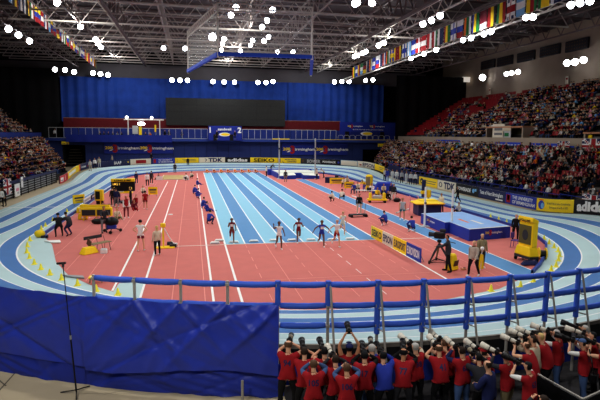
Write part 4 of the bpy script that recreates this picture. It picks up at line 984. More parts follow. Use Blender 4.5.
# pole vault pit and uprights
t = thing('vault_landing_mat', 'pale vault landing mat with blue sides and a notched front', 'landing mat', (14.1, 46, 0))
M_MT = mat('mat_pale', srgb(212, 216, 206), .6, var=.05); M_MB = mat('mat_blue', srgb(40, 64, 170), .6, var=.06)
b = MB(); b.box((0, 5.2, .42), (6.4, 6.4, .84), M_MB, bev=.05); b.build('base', t); b = MB(); b.box((0, 5.2, .87), (6.2, 6.2, .08), M_MT, bev=.02); b.build('cover', t)
for s in (-1, 1):
    b = MB(); b.poly([(s*.55, .4, .62), (s*3.1, .4, .5), (s*3.1, 2.1, .85), (s*.55, 2.1, .85)], M_MT); b.poly([(s*.55, .4, 0), (s*3.1, .4, 0), (s*3.1, .4, .5), (s*.55, .4, .62)], M_MB)
    b.poly([(s*.55, .4, 0), (s*.55, .4, .62), (s*.55, 2.1, .85), (s*.55, 2.1, 0)], M_MB); b.poly([(s*3.1, .4, 0), (s*3.1, .4, .5), (s*3.1, 2.1, .85), (s*3.1, 2.1, 0)], M_MB); b.build('front_wing', t)
b = MB(); b.box((0, 9.0, .5), (7.4, 1.1, 1.0), M_MB, bev=.05); b.build('rear_pad', t)
for x, lab in ((279.2, 'tall white vault upright, left one'), (315.2, 'tall white vault upright, right one')):
    p = gy(x, 160, 46.9); t = thing('vault_upright', lab+', beside the pale mat', 'upright', (p[0], 46.9, 0)); M = cm('lightgrey')
    b = MB(); b.box((0, 0, 3.1), (.16, .16, 6.2), M); b.build('post', t); b = MB(); b.box((0, 0, .06), (.5, 1.2, .12), M); b.build('foot', t); b = MB(); b.box((0, -.12, 4.6), (.2, .1, .25), cm('charcoal')); b.build('slider', t)
# high jump mat
A, B, Cq, Dq = gz(425, 213, .78), gz(469.5, 229.5, .78), gz(510.5, 226.3, .78), gz(462, 211.6, .78)
o3 = gz(469.5, 240, 0); t = thing('high_jump_mat', 'big blue high jump landing mat with pale edge and wordmarks', 'landing mat', (o3[0], o3[1], 0))
def loc(p, z): return (p[0]-o3[0], p[1]-o3[1], z)
M_HB = mat('mat_side_blue', srgb(38, 56, 160), .55, var=.07, scale=2); M_HT = mat('mat_top_blue', srgb(134, 172, 220), .55, var=.07, scale=1.2)
mid = A+(B-A)*.60; out = np.array([-.42, -.12, 0]); A2, m2 = A+out*.9, mid+out
nb = [A2, m2, mid, B, Cq, Dq]
b = MB(); b.poly([loc(p, .78) for p in nb], M_HT); b.build('top_cover', t)
b = MB()
for p, q in zip(nb, nb[1:]+nb[:1]): b.quad(loc(p, 0), loc(q, 0), loc(q, .78), loc(p, .78), M_HB)
b.build('side_cover', t)
b = MB(); cen = sum(nb)/6
for p, q in zip(nb[:4], nb[1:5]):
    i1, i2 = p+(cen-p)*.05, q+(cen-q)*.05; b.quad(loc(p, .79), loc(q, .79), loc(i2, .79), loc(i1, .79), cm('cream'))
b.build('edge_band', t)
def on_face(p, q, u, z, txt_h):
    d = (q-p)[:2]; L = np.linalg.norm(d); d = d/L; nrm = np.array([d[1], -d[0]])
    s0 = p[:2]+d*L*u+nrm*.012
    def f(x, zz, off=0): w = s0+d*x+nrm*off; return (w[0]-o3[0], w[1]-o3[1], z+zz)
    v, fc, w = text_mesh('200', txt_h, .03); bb = MB()
    for q_ in fc: bb.poly([f(v[k][0], v[k][1]) for k in q_], cm('yellow'))
    bb.build('lettering', t)
    v, fc, w2 = text_mesh('3', txt_h*2.2, .05); bb = MB()
    for q_ in fc: bb.poly([f(w+v[k][0], v[k][1]-txt_h*.6, .004) for k in q_], cm('vestred'))
    bb.build('lettering', t)
    v, fc, w3 = text_mesh('irmingham', txt_h, .02); bb = MB()
    for q_ in fc: bb.poly([f(w+w2*.95+v[k][0], v[k][1]) for k in q_], cm('white'))
    bb.build('lettering', t)
on_face(B, Cq, .38, .40, .15); on_face(A2, m2, .28, .42, .15)
d1 = (Cq-Dq)*.3
for k, (u, v_, w_) in enumerate(((.35, .45, .9), (.55, .55, 1.3))):
    p = A+(Dq-A)*u+(B-A)*v_; bb = MB(); bb.quad(loc(p, .786), loc(p+(B-A)*.22, .786), loc(p+(B-A)*.22+(Dq-A)*.06*w_, .786), loc(p+(Dq-A)*.07, .786), cm('cream' if k else 'orange')); bb.build('emblem', t)
for x, yb, yt, lab in ((424.3, 227, 187, 'white high jump upright at the left end of blue mat'), (451.3, 232.3, 189, 'white high jump upright at the step of the blue mat')):
    p = g0(x, yb); h = gy(x, yt, p[1])[2]; t = thing('high_jump_upright', lab, 'upright', p)
    b = MB(); b.box((0, 0, h/2), (.11, .11, h), cm('white')); b.build('post', t); b = MB(); b.box((0, 0, .04), (.7, .5, .08), cm('lightgrey')); b.build('foot', t); b = MB(); b.box((-.02, -.1, 1.8), (.14, .1, .1), cm('charcoal')); b.build('bar_rest', t)
# slanting lane-side boards
pa, pb = g0(371, 237.3), g0(420.3, 263.2); d = (pb-pa)[:2]; L = float(np.linalg.norm(d)); rz = math.atan2(d[1], d[0])
SEG = [('SEIKO', 'yellow', 'black', 0, .27), ('EPSON', 'cream', 'navy', .27, .50), ('EUROSPORT', 'yellow', 'navy', .50, .755), ('EUROVISION', 'royal', 'white', .755, 1)]
for (txt, bg, fg, u0, u1), lab in zip(SEG, ('farthest yellow board of the slanting row beside the finish', 'white board second in the slanting row beside the finish', 'yellow board third in the slanting row beside the finish', 'blue board nearest in the slanting row beside the finish')):
    q = pa[:2]+d*u0; t = thing('trackside_board', lab, 'advertising board', (q[0], q[1], 0), rz, 'slanting row of boards beside the finish'); W = L*(u1-u0)-.02
    b = MB(); b.box((W/2, .03, .40), (W, .06, .76), cm(bg)); pn = b.build('panel', t)
    v, f, w = text_mesh(txt, .42, .03, W*.86); b = MB()
    for fc in f: b.poly([(W*.07+v[k][0], -.006, .2+v[k][1]) for k in fc], cm(fg))
    b.build('lettering', pn)
    for u in (.12, .88): b = MB(); b.tube([(W*u, .06, .5), (W*u, .32, .01)], .02, cm('steel'), 5); b.build('strut', t)
# start line blocks
for k in range(8):
    t = thing('starting_block', 'starting block with orange pads on the start line, lane %s from the left' % ordn(k), 'starting block', (.61+1.22*k, 60.3, .02), 0, 'starting blocks at the far start line')
    b = MB(); b.box((0, .1, .04), (.12, 1.0, .08), cm('charcoal')); b.build('rail', t)
    for s in (-1, 1): b = MB(); b.box((s*.17, .35+s*.12, .2), (.2, .12, .32), cm('orange'), rx=-.5); b.build('pad', t)
    t = thing('lane_box', 'white lane number box behind the start, lane %s from the left' % ordn(k), 'box', (.61+1.22*k, 62.2, .02), 0, 'white lane boxes behind the start')
    b = MB(); b.box((0, 0, .32), (.5, .4, .6), cm('white'), taper=.85, bev=.03); b.build('body', t); b = MB(); b.box((0, -.21, .3), (.34, .02, .3), cm('vestred' if k % 2 else 'orange')); b.build('face', t)
# finish sensors: low white boxes along the finish
for k, (x, y) in enumerate([(215, 243.8), (219.5, 241.3), (234, 243), (254, 242), (274, 241.2), (292, 241), (311, 240.6), (332, 240.3), (350, 239.6)]):
    p = g0(x, y); t = thing('finish_sensor', 'flat white box on the finish line, %s from the left' % ordn(k), 'sensor box', (p[0], p[1], .02), 0, 'white boxes along the finish line')
    b = MB(); b.box((0, 0, .06), (.6, .3, .11), cm('white'), taper=.8, bev=.02); b.build('body', t); b = MB(); b.box((0, -.15, .06), (.5, .02, .05), cm('lightgrey')); b.build('slot', t)
# yellow wind gauge stand with cable, left
p = g0(163.5, 248); t = thing('wind_gauge', 'yellow gauge on a post beside the blonde official', 'gauge', p)
b = MB(); b.tube([(0, 0, 0), (0, 0, 1.25)], .05, cm('yellow'), 8); b.build('post', t); b = MB(); b.box((0, 0, 1.36), (.3, .22, .24), cm('yellow'), bev=.04); b.build('head', t); b = MB(); b.box((.1, 0, .04), (1.1, .5, .08), cm('yellow'), bev=.02); b.build('base', t)
b = MB(); b.box((.55, .1, .12), (.4, .3, .16), cm('charcoal')); b.build('battery_box', t)
q = g0(169, 246.5)-p
b = MB(); b.tube([(0.05, 0, 1.2), (.25, .05, .8), (.5, .1, .35), (.75, .12, .15), (q[0]+.2, q[1], .12)], .025, cm('white'), 6); b.build('cable', t)
for x, y, lab in ((170, 245, 'white relay box at the left end of finish line'), (170.5, 214.8, 'white disc lying on the red between the white lines')):
    p = g0(x, y); b = MB()
    if 'disc' in lab: b.lathe([(.01, .0), (.2, .0), (.2, .05), (.01, .06)], cm('white'), 14)
    else: b.box((0, 0, .1), (.35, .25, .2), cm('charcoal'), bev=.03); b.box((.3, 0, .06), (.3, .2, .1), cm('white'), bev=.02)
    o = b.build('relay_box' if 'relay' in lab else 'white_disc'); o.location = p; tag(o, lab, 'box' if 'relay' in lab else 'disc')
# yellow bench with slatted seats (left)
p = g0(90, 253.5); t = thing('field_bench', 'yellow-ended bench with two grey slatted backs', 'bench', p, .8); t.scale = (.62, .62, .75)
b = MB(); b.box((-.1, 0, .26), (1.5, .8, .5), cm('yellow'), taper=.7, bev=.05); b.build('end_box', t)
b = MB()
for k in range(3): b.box((1.25, -.05+k*.26, .62), (2.0, .18, .05), cm('khaki'))
b.build('seat', t)
b = MB(); b.box((.9, .75, 1.05), (1.9, .05, .24), cm('charcoal')); b.build('backrest', t)
for x in (.35, 1.2, 2.0):
    b = MB(); b.tube([(x, -.1, .6), (x, -.3, 0)], .022, cm('charcoal'), 5); b.build('leg', t); b = MB(); b.tube([(x, .5, .6), (x, .75, 1.05)], .018, cm('charcoal'), 5); b.tube([(x, .5, .6), (x, .66, 0)], .02, cm('charcoal'), 5); b.build('leg', t)
b = MB(); b.box((.2, .35, .75), (.1, .5, .5), cm('brown'), rx=.5); b.build('armrest', t)
p = g0(104, 253.5); b = MB(); b.box((0, 0, .13), (.35, .28, .26), cm('white'), bev=.03); b.box((0, 0, .27), (.3, .24, .02), cm('lightgrey')); o = b.build('white_carton'); o.location = p; tag(o, 'small white carton on the red beside the yellow bench', 'box')
# yellow scoreboard bench unit (two dark panels)
p = g0(97, 220.5); t = thing('result_board', 'low yellow result board with two dark panels', 'result board', p, -.06); t.scale = (.68, .68, .8)
b = MB(); b.box((0, 0, .85), (3.4, .5, .85), cm('yellow'), bev=.05); b.box((-.2, .3, 1.35), (3.2, .7, .22), cm('yellow'), rx=-.25); b.build('case', t)
for s in (-1, 1): b = MB(); b.box((s*.82, -.27, .8), (1.45, .05, .55), cm('charcoal')); b.build('display', t)
for s in (-1.4, 0, 1.4): b = MB(); b.tube([(s, -.1, .45), (s, -.2, 0)], .05, cm('yellow'), 6); b.build('leg', t)
for x, y, lab in ((84.5, 210, 'yellow camera box behind the low yellow result board'), (81, 213, 'small yellow block by the blue kerb'), (83, 219.5, 'yellow and white block left of the result board')):
    p = g0(x, y); b = MB(); b.box((0, 0, .25), (.7, .5, .5), cm('yellow'), bev=.06, taper=.85); b.box((.1, -.26, .25), (.3, .03, .25), cm('black' if x > 83 else 'white')); o = b.build('yellow_box'); o.location = p; tag(o, lab, 'box')
for x, y, lab in ((97.5, 224, 'black kit bag before the low result board, left one'), (103, 223.5, 'black kit bag before the low result board, right one'), (100, 204, 'black speaker box left of the long jump scoreboard'), (397, 202, 'black bag on the red beside the vaulter in green shorts')):
    p = g0(x, y); t = thing('kit_bag' if 'bag' in lab else 'speaker_box', lab, 'bag' if 'bag' in lab else 'speaker', p)
    b = MB(); b.ball((0, 0, .2), .36, cm('black'), sc=(1.2, .7, .62)) if 'bag' in lab else b.box((0, 0, .45), (.6, .5, .9), cm('black'), bev=.05); b.build('body', t, True); b = MB(); b.tube([(-.2, 0, .4), (-.1, 0, .5), (.1, 0, .5), (.2, 0, .4)], .02, cm('charcoal'), 5); b.build('handle', t)
# yellow clock on a post
p = g0(101, 213); t = thing('field_clock', 'small yellow clock on a yellow post, left infield', 'clock', p, -.2); t.scale = (.55, .55, .95); b = MB(); b.tube([(0, 0, 0), (0, 0, 1.2)], .07, cm('yellow'), 8); b.build('post', t); b = MB(); b.box((-.15, 0, 1.6), (1.25, .6, 1.0), cm('yellow'), bev=.06); b.build('case', t); b = MB(); b.box((-.3, -.31, 1.6), (.7, .03, .7), cm('black')); b.build('display', t)
b = MB(); b.tube([(0, 0, .5), (2.6, .2, .55), (2.6, .2, 0)], .035, cm('tan'), 6); b.build('rail', t)
# long jump scoreboard
p = g0(123, 203); h0 = gy(123, 191, p[1])[2]; h1 = gy(123, 178.5, p[1])[2]; xl = gy(111.3, 185, p[1])[0]-p[0]; xr = gy(135, 185, p[1])[0]-p[0]; Hh = h1-h0; W = xr-xl
t = thing('led_scoreboard', 'black digit scoreboard with yellow header, left infield', 'scoreboard', p)
b = MB(); b.box(((xl+xr)/2, 0, h0+Hh*.38), (W, .4, Hh*.76), cm('black'), bev=.04); b.build('case', t); b = MB(); b.box(((xl+xr)/2, 0, h0+Hh*.87), (W, .5, Hh*.24), cm('yellow'), bev=.03); b.build('header', t)
def txt_on(parent, s, x, z, h, y, c, bold=.02, w=None, emit=False):
    v, f, ww = text_mesh(s, h, bold, w); bb = MB()
    for fc in f: bb.poly([(x+v[k][0], y, z+v[k][1]) for k in fc], mat('led_amber', srgb(240, 200, 90), emit=.8) if emit else cm(c))
    bb.build('lettering', parent)
txt_on(t, 'LONG JUMP', xl+W*.15, h0+Hh*.8, Hh*.13, -.27, 'black', .03, W*.7)
txt_on(t, 'LMQ 2', xl+W*.08, h0+Hh*.5, Hh*.16, -.23, 'yellow', .01, W*.3, True); txt_on(t, '51', xl+W*.75, h0+Hh*.14, Hh*.2, -.23, 'yellow', .01, None, True); txt_on(t, '1', xl+W*.12, h0+Hh*.14, Hh*.2, -.23, 'yellow', .01, None, True)
for x in (xl+.4, xr-.4): b = MB(); b.box((x, 0, h0/2), (.12, .12, h0), cm('charcoal')); b.build('post', t)
b = MB(); b.box(((xl+xr)/2, 0, .1), (W*.8, .9, .2), cm('charcoal')); b.build('base', t)
p = g0(123.5, 199.5); t = thing('judges_lamp_table', 'yellow table with a white box under the digit scoreboard', 'table', p); b = MB(); b.box((0, 0, .72), (1.9, .8, .1), cm('yellow'), bev=.03); b.build('top', t); b = MB(); b.box((-.35, -.1, .98), (.8, .4, .42), cm('white'), bev=.03); b.build('lamp_box', t); b = MB(); b.box((.4, -.1, .95), (.6, .4, .36), cm('yellow'), bev=.05); b.build('display_box', t)
for sx in (-.8, .8): b = MB(); b.tube([(sx, 0, .7), (sx, 0, 0)], .04, cm('charcoal'), 6); b.build('leg', t)
# small yellow placards
for x, y, w, lab in ((153, 196.5, .95, 'yellow placard with dark text behind the athlete in red'), (79, 205.5, 1.3, 'yellow and white placard at the left kerb'), (336.5, 185.5, 1.9, 'yellow placard table front before the navy table'), (349, 190, 1.2, 'small yellow placard beside the seated official in blue')):
    p = g0(x, y); t = thing('placard', lab, 'placard', p, 0 if x > 90 else .9); b = MB(); b.box((0, 0, .62), (w, .08, .8), cm('yellow'), bev=.02); b.build('panel', t); b = MB(); b.box((0, -.05, .72), (w*.75, .02, .14), cm('navy' if x > 90 else 'charcoal')); b.box((0, -.05, .48), (w*.6, .02, .1), cm('khaki')); b.build('marks', t)
    for s in (-1, 1): b = MB(); b.tube([(s*w*.4, 0, .3), (s*w*.4, 0, 0)], .03, cm('steel'), 5); b.build('leg', t)
# white and blue low boards along the left kerb
for x, y, lab in ((88, 203, 'low white board on the left kerb, nearer one'), (95, 199, 'low blue-topped board on the left kerb, farther one')):
    p = g0(x, y); b = MB(); b.box((0, 0, .3), (.1, 4.0, .6), cm('white' if x < 90 else 'navy')); b.box((.06, 0, .42), (.02, 3.6, .16), cm('lightgrey')); o = b.build('kerb_board'); o.location = p; tag(o, lab, 'board')
# navy draped tables, right field judges
for x, y, w, lab in ((334.5, 183, 2.6, 'navy-draped judges table at the far right infield'), (366, 197.5, 2.2, 'long white judges table before the blue coats')):
    p = g0(x, y); t = thing('judges_table', lab, 'table', p, -.35); c = 'navy' if 'navy' in lab else 'lightgrey'
    if c == 'navy': b = MB(); b.box((0, 0, .4), (w, .8, .8), cm('navy'), bev=.03); b.build('drape', t)
    else:
        for sx in (-1, 1): b = MB(); b.tube([(sx*w*.45, 0, 0), (sx*w*.45, 0, .72)], .035, cm('steel'), 6); b.build('leg', t)
    b = MB(); b.box((0, 0, .78), (w+.05, .85, .06), cm(c), bev=.015); b.build('top', t)
    b = MB(); b.box((.3, 0, .95), (.5, .35, .28), cm('charcoal'), bev=.03); b.build('monitor', t)
# yellow rounded display pillar
p = g0(369, 191.5); h = gy(369, 174.5, p[1])[2]; t = thing('display_pillar', 'tall yellow rounded display pillar beside the judges', 'display', p, -.5); b = MB(); b.box((0, 0, h/2), (.85, .5, h), cm('yellow'), bev=.18); b.build('case', t); b = MB(); b.box((-.1, -.27, h*.62), (.5, .03, h*.5), cm('khaki')); b.build('display', t)
p = g0(377.5, 192.5); t = thing('field_tent', 'small royal blue cover behind the right field judges', 'cover', p+np.array([.5, -.9, 0]), -.3); b = MB(); b.box((0, 0, .65), (2.6, 1.3, 1.3), mat('cover_blue', srgb(36, 58, 178), .7, var=.1), taper=.7, bev=.15); b.build('cover', t); b = MB(); b.box((0, 0, .06), (2.8, 1.5, .1), cm('charcoal')); b.build('base', t)
p = g0(377, 202.5); t = thing('yellow_trolley', 'yellow equipment trolley with white box beside the right judges', 'trolley', p, -.2); b = MB(); b.box((0, 0, .3), (2.0, .7, .18), cm('yellow'), bev=.04); b.build('deck', t)
for sx in (-.7, .7): b = MB(); b.box((sx, 0, .65), (.25, .5, .7), cm('yellow'), bev=.06); b.build('end_frame', t)
b = MB(); b.box((0, 0, .55), (.9, .45, .32), cm('lightgrey'), bev=.04); b.build('white_box', t)
for sx in (-.75, .75):
    b = MB(); b.tube([(sx, -.38, .12), (sx, .38, .12)], .12, cm('black'), 10); b.build('wheel', t)
# weight trolley with person (right of sprint lanes)
p = g0(358, 217); t = thing('implement_trolley', 'flat black two-wheeled trolley on the red near the vault runway', 'trolley', p, .1); b = MB(); b.box((0, 0, .22), (1.5, .5, .07), cm('charcoal'), bev=.02); b.build('deck', t)
for sx in (-.65, .65): b = MB(); b.tube([(sx, -.28, .1), (sx, .28, .1)], .11, cm('black'), 10); b.build('wheel', t)
b = MB(); b.tube([(.6, 0, .22), (.66, 0, 1.1)], .03, cm('steel'), 6); b.build('handle', t)
# padded yellow post on a navy plinth with yellow cover
p = g0(428.5, 215.5); t = thing('padded_plinth', 'navy plinth under a yellow cover behind the blue mat', 'plinth', p, -.1); b = MB(); b.box((0, .4, .5), (2.0, 1.5, 1.0), cm('navy'), bev=.05); b.build('plinth', t); b = MB(); b.box((0, .4, 1.15), (2.6, 1.9, .36), mat('cover_yellow', srgb(240, 206, 28), .6, var=.06), taper=.6, bev=.1); b.build('cover', t)
p2 = g0(428, 210.5); h = gy(428, 190, p2[1])[2]; t = thing('padded_post', 'slim yellow padded post above the yellow cover', 'post', p2); b = MB(); b.tube([(0, 0, 1.2), (0, 0, h)], .22, cm('yellow'), 10); b.build('pad', t); b = MB(); b.tube([(0, 0, 0), (0, 0, 1.3)], .08, cm('steel'), 8); b.build('pole', t); b = MB(); b.box((-.5, 0, 2.0), (.35, .2, 1.6), cm('navy'), bev=.05); b.box((-.5, 0, h-.2), (.5, .3, .3), cm('yellow'), bev=.05); b.build('navy_pad', t)
p = g0(414, 211.5); t = thing('hurdle_frame', 'pale pink tubular frame left of the yellow cover', 'frame', p)
for sx in (-.45, .45): b = MB(); b.tube([(sx, 0, 0), (sx*.8, 0, 1.3), (sx*.8-.1, .1, 1.4)], .05, cm('pink'), 6); b.build('leg', t)
b = MB(); b.box((0, 0, .95), (.85, .05, .1), cm('white')); b.build('crossbar', t)
for x, y, x2, y2, lab in ((396, 213.5, 409, 209.5, 'white pole lying on the red near the vaulter'), (352, 196.5, 361, 199, 'white board lying by the blue runway')):
    a, b2 = g0(x, y), g0(x2, y2); b = MB(); b.tube([(0, 0, .06), tuple((b2-a)[:2])+(.06,)], .05, cm('white'), 6); b.tube([(0, 0, .06), (.12, .02, .06)], .06, cm('lightgrey'), 6); o = b.build('white_pole'); o.location = a; tag(o, lab, 'pole')
# tv camera on tripod
p = g0(438.5, 263); Hc = gy(437, 229.5, p[1])[2]; t = thing('television_camera', 'black television camera on a grey tripod dolly', 'camera', p, .9)
for k in range(3):
    w = k*2*PI/3+.4; f = Vector((.62*math.cos(w), .62*math.sin(w), .1)); b = MB(); b.tube([(0, 0, Hc-.75), f*.5+Vector((0, 0, (Hc-.7)*.5)), f], [.05, .06, .035], cm('charcoal' if k else 'khaki'), 7); b.build('leg', t)
    b = MB(); b.tube([f+Vector((0, -.04, -.0)), f+Vector((0, .04, 0))], .1, cm('black'), 10); b.build('wheel', t)
b = MB(); b.tube([(.62*math.cos(k*2*PI/3+.4), .62*math.sin(k*2*PI/3+.4), .1) for k in (0, 1, 2, 0)], .03, cm('black'), 6); b.build('dolly', t)
b = MB(); b.box((0, 0, Hc-.62), (.2, .2, .16), cm('black'), bev=.03); b.build('pan_head', t); b = MB(); b.box((0, 0, Hc-.32), (.26, .58, .34), cm('black'), bev=.05); b.build('camera_body', t); b = MB(); b.tube([(0, .27, Hc-.3), (0, .56, Hc-.3)], [.10, .13], cm('charcoal'), 12); b.build('lens', t); b = MB(); b.box((.05, -.15, Hc-.05), (.2, .3, .16), cm('charcoal'), bev=.03); b.build('viewfinder', t); b = MB(); b.tube([(.1, -.3, Hc-.6), (.2, -.8, Hc-.7)], .02, cm('black'), 5); b.build('pan_bar', t)
# yellow lane boxes near the camera
p = g0(451.5, 270); t = thing('lane_marker_box', 'upright yellow box behind the television camera operator', 'box', p, .4); b = MB(); b.box((0, 0, .42), (.62, .5, .84), cm('yellow'), taper=.62, bev=.08); b.build('body', t); b = MB(); b.box((0, -.27, .4), (.3, .03, .3), cm('brown'), rx=.25); b.build('plate', t)
p = g0(463.5, 270); b = MB(); b.box((0, 0, .05), (.25, .2, .1), cm('tan'), bev=.02); b.box((.05, 0, .11), (.1, .1, .03), cm('brown')); o = b.build('small_block'); o.location = p; tag(o, 'tiny tan block on the red beside the yellow box', 'block')
p = g0(480.5, 270.5); t = thing('folded_flag', 'yellow flag hanging beside the two grey-topped officials', 'flag', p); b = MB(); b.poly([(-.16, 0, .02), (.2, .05, .08), (.12, 0, .8), (-.02, 0, .85)], cm('yellow')); b.poly([(-.16, .04, .02), (-.02, .04, .85), (.12, .04, .8), (.2, .09, .08)], cm('yellow')); b.build('cloth', t); b = MB(); b.tube([(0, .02, 0), (.05, .02, 1.15)], .02, cm('white'), 6); b.ball((.05, .02, 1.12), .1, cm('white'), k=8); b.build('stick', t)
# high jump scoreboard on trolley
p = g0(526, 261); t = thing('mobile_scoreboard', 'yellow scoreboard on a wheeled stand at the right bend', 'scoreboard', p, -1.45); t.scale = (.74, .70, .97)
b = MB(); b.box((0, 0, .62), (1.65, .9, .55), mat('sb_yellow', srgb(246, 204, 22), .5, var=.04), taper=.82, bev=.06); b.build('stand_cover', t)
b = MB(); b.box((0, .05, 1.55), (1.45, .5, 1.35), mat('sb_yellow', (0, 0, 0)), bev=.06); b.build('case', t)
b = MB(); b.box((0, -.02, 2.32), (1.5, .62, .26), mat('sb_yellow', (0, 0, 0)), rx=-.3, bev=.04); b.build('header', t)
b = MB(); b.box((-.04, -.215, 1.52), (1.2, .03, 1.05), mat('sb_face', srgb(92, 84, 40), .5, var=.06)); b.build('display', t)
b = MB(); b.lathe([(.24, 0), (.26, .02), (.3, 0), (.26, -.02)], cm('charcoal'), 16); o = b.build('ring_mark', t); o.rotation_euler = (PI/2, 0, 0); o.location = (0, -.24, 1.5)
txt_on(t, 'HIGH JUMP', -.55, 2.26, .13, -.35, 'black', .03, 1.1)
for sx in (-.7, .7):
    for sy in (-.35, .35): b = MB(); b.tube([(sx-.05, sy, .13), (sx+.05, sy, .13)], .13, cm('black'), 10); b.build('wheel', t)
b = MB(); b.box((0, 0, .28), (1.6, .85, .14), cm('charcoal')); b.build('chassis', t)
p = g0(542, 259); t = thing('cable_drum', 'yellow and black cable drum beside the mobile scoreboard', 'cable drum', p, -.4); b = MB(); b.tube([(-.16, 0, .3), (.16, 0, .3)], .2, cm('black'), 14); b.build('cable', t)
for sx in (-.18, .18): b = MB(); b.tube([(sx-.025, 0, .32), (sx+.025, 0, .32)], .32, cm('yellow'), 16); b.build('flange', t)
p = g0(529.5, 265); t = thing('cable_heap', 'heap of dark blue cable under the mobile scoreboard', 'cable', p); b = MB(); b.tube([(.5*math.cos(w)*(1-.02*w)+.1*math.sin(3*w), .3*math.sin(w)*(1-.02*w), .06+.008*w) for w in np.linspace(0, 19, 70)], .05, cm('navy'), 6); b.build('coil', t); b = MB(); b.tube([(.5, 0, .06), (.8, .1, .05), (.9, .3, .05)], .035, cm('black'), 6); b.build('plug_end', t)
p = g0(515.5, 247.5); t = thing('plastic_chair', 'purple framed chair beside the mobile scoreboard', 'chair', p, .6); b = MB(); b.box((0, 0, .45), (.5, .45, .05), cm('purple'), bev=.015); b.build('seat', t); b = MB(); b.box((0, .22, .75), (.5, .05, .35), cm('purple'), bev=.015); b.build('backrest', t)
for sx in (-.2, .2):
    for sy in (-.2, .2): b = MB(); b.tube([(sx, sy, .45), (sx*1.15, sy*1.15, 0)], .018, cm('purple'), 5); b.build('leg', t)
# grey board lying by the left kerb and a blue kerb end, white plank
for pts, c, lab, nm in (([(61, 276.2), (83, 277.3), (84.5, 279.5), (72, 278.3)], 'steel', 'grey board lying flat on the pale apron, left bend', 'flat_board'), ([(44, 242), (60, 241.3), (61, 243.5), (53, 243.6)], 'white', 'white plank lying by the end of blue kerb, left', 'white_plank')):
    q = [g0(*w) for w in pts]; c0 = sum(q)/4; b = MB(); lo = [tuple((w-c0)[:2])+(.03,) for w in q]; hi = [tuple((w-c0)[:2])+(.09,) for w in q]
    b.poly(hi, cm(c))
    for k in range(4): b.quad(lo[k], lo[(k+1) % 4], hi[(k+1) % 4], hi[k], cm(c))
    o = b.build(nm); o.location = c0; tag(o, lab, 'board')
p = g0(96, 283); t = thing('step_stool', 'small yellow stool under the left end of top rail', 'stool', p); b = MB(); b.box((0, 0, .28), (.6, .4, .06), cm('yellow'), bev=.02); b.build('seat', t)
for sx in (-.22, .22): b = MB(); b.tube([(sx, 0, .27), (sx*1.2, 0, 0)], .03, cm('khaki'), 5); b.build('leg', t)
# yellow bag on the left kerb
p = g0(40, 237.5); t = thing('yellow_bag', 'yellow bag on the left kerb by the blue end', 'bag', p); b = MB(); b.ball((0, 0, .25), .34, cm('yellow'), sc=(1, .8, .75)); b.build('body', t, True); b = MB(); b.box((.3, -.1, .08), (.4, .3, .16), cm('charcoal'), bev=.03); b.build('flap', t)
# ================================================================ safety railing, tarpaulins, microphone stand
RR_ = 23.82
def s_px(R, px, z, n=2400):
    best = None
    for k in range(n+1):
        s = 2*S_L+S_A+S_A*k/n; p, _ = stad(R, s); x, y = proj((p[0], p[1], z))
        if (np.array([p[0], p[1]])-CAM[:2])@_F[:2] < 2: continue
        if best is None or abs(x-px) < best[0]: best = (abs(x-px), s)
    return best[1]
post_px = [93, 134, 181, 228, 278, 328, 378, 424, 468, 510, 547, 579]
post_s = [s_px(RR_, x, 2.9) for x in post_px]
post_s += [post_s[-1]+(post_s[-1]-post_s[-3])*.5*q for q in range(1, 8)]
t0, _ = stad(RR_, post_s[5]); t = thing('safety_railing', 'blue padded three-rail safety railing along the near bend', 'railing', (t0[0], t0[1], 0))
M_PAD = mat('rail_pad', srgb(62, 102, 212), .5, var=.1, scale=4, bump=.15); M_SC = mat('scaffold', srgb(176, 172, 164), .45, metal=.2, var=.1)
def rl(p, z, off=0): return (p[0]-t0[0], p[1]-t0[1], z)
ZR = [2.93, 2.38, 1.86]
for k, s in enumerate(post_s):
    p, n = stad(RR_, s); b = MB(); b.tube([rl(p, 0), rl(p, 3.0)], .04, M_SC, 8); pst = b.build('post', t)
    if k >= 4: b = MB(); b.tube([rl(p, ZR[2]-.25 if k > 5 else ZR[1]), rl(p, 3.02)], .075, M_PAD, 8); b.build('post_pad', pst)
    p2, _ = stad(RR_+.13, s)
    for z in ZR: b = MB(); b.box(rl(p, z-.02), (.12, .12, .07), M_SC); b.build('clamp', pst)
    if k >= 5:
        pb, _ = stad(RR_+.42, s-.11); pt, _ = stad(RR_+.08, s-.035)
        b = MB(); b.tube([rl(pt, 2.9), rl(pb, 1.0)], .03, M_SC, 6); br = b.build('brace', t)
        if k >= 6:
            for z in (2.3, 1.75): q, _ = stad(RR_+.08+.34*(2.9-z)/1.9, s-.035-.075*(2.9-z)/1.9); b = MB(); b.tube([rl(p, z), rl(q, z)], .02, M_SC, 6); b.build('tie', br)
for k in range(len(post_s)-1):
    for zi, z in enumerate(ZR):
        if zi == 2 and k < 4: continue
        a, c = post_s[k], post_s[k+1]; pts = []
        for u in np.linspace(.045, .955, 9):
            p, _ = stad(RR_, a+(c-a)*u); pts.append(rl(p, z-.018*math.sin(u*PI)))
        b = MB(); b.tube(pts, [.07, .082, .085, .081, .085, .080, .085, .082, .07], M_PAD, 10); b.build('rail_pad', t, True)
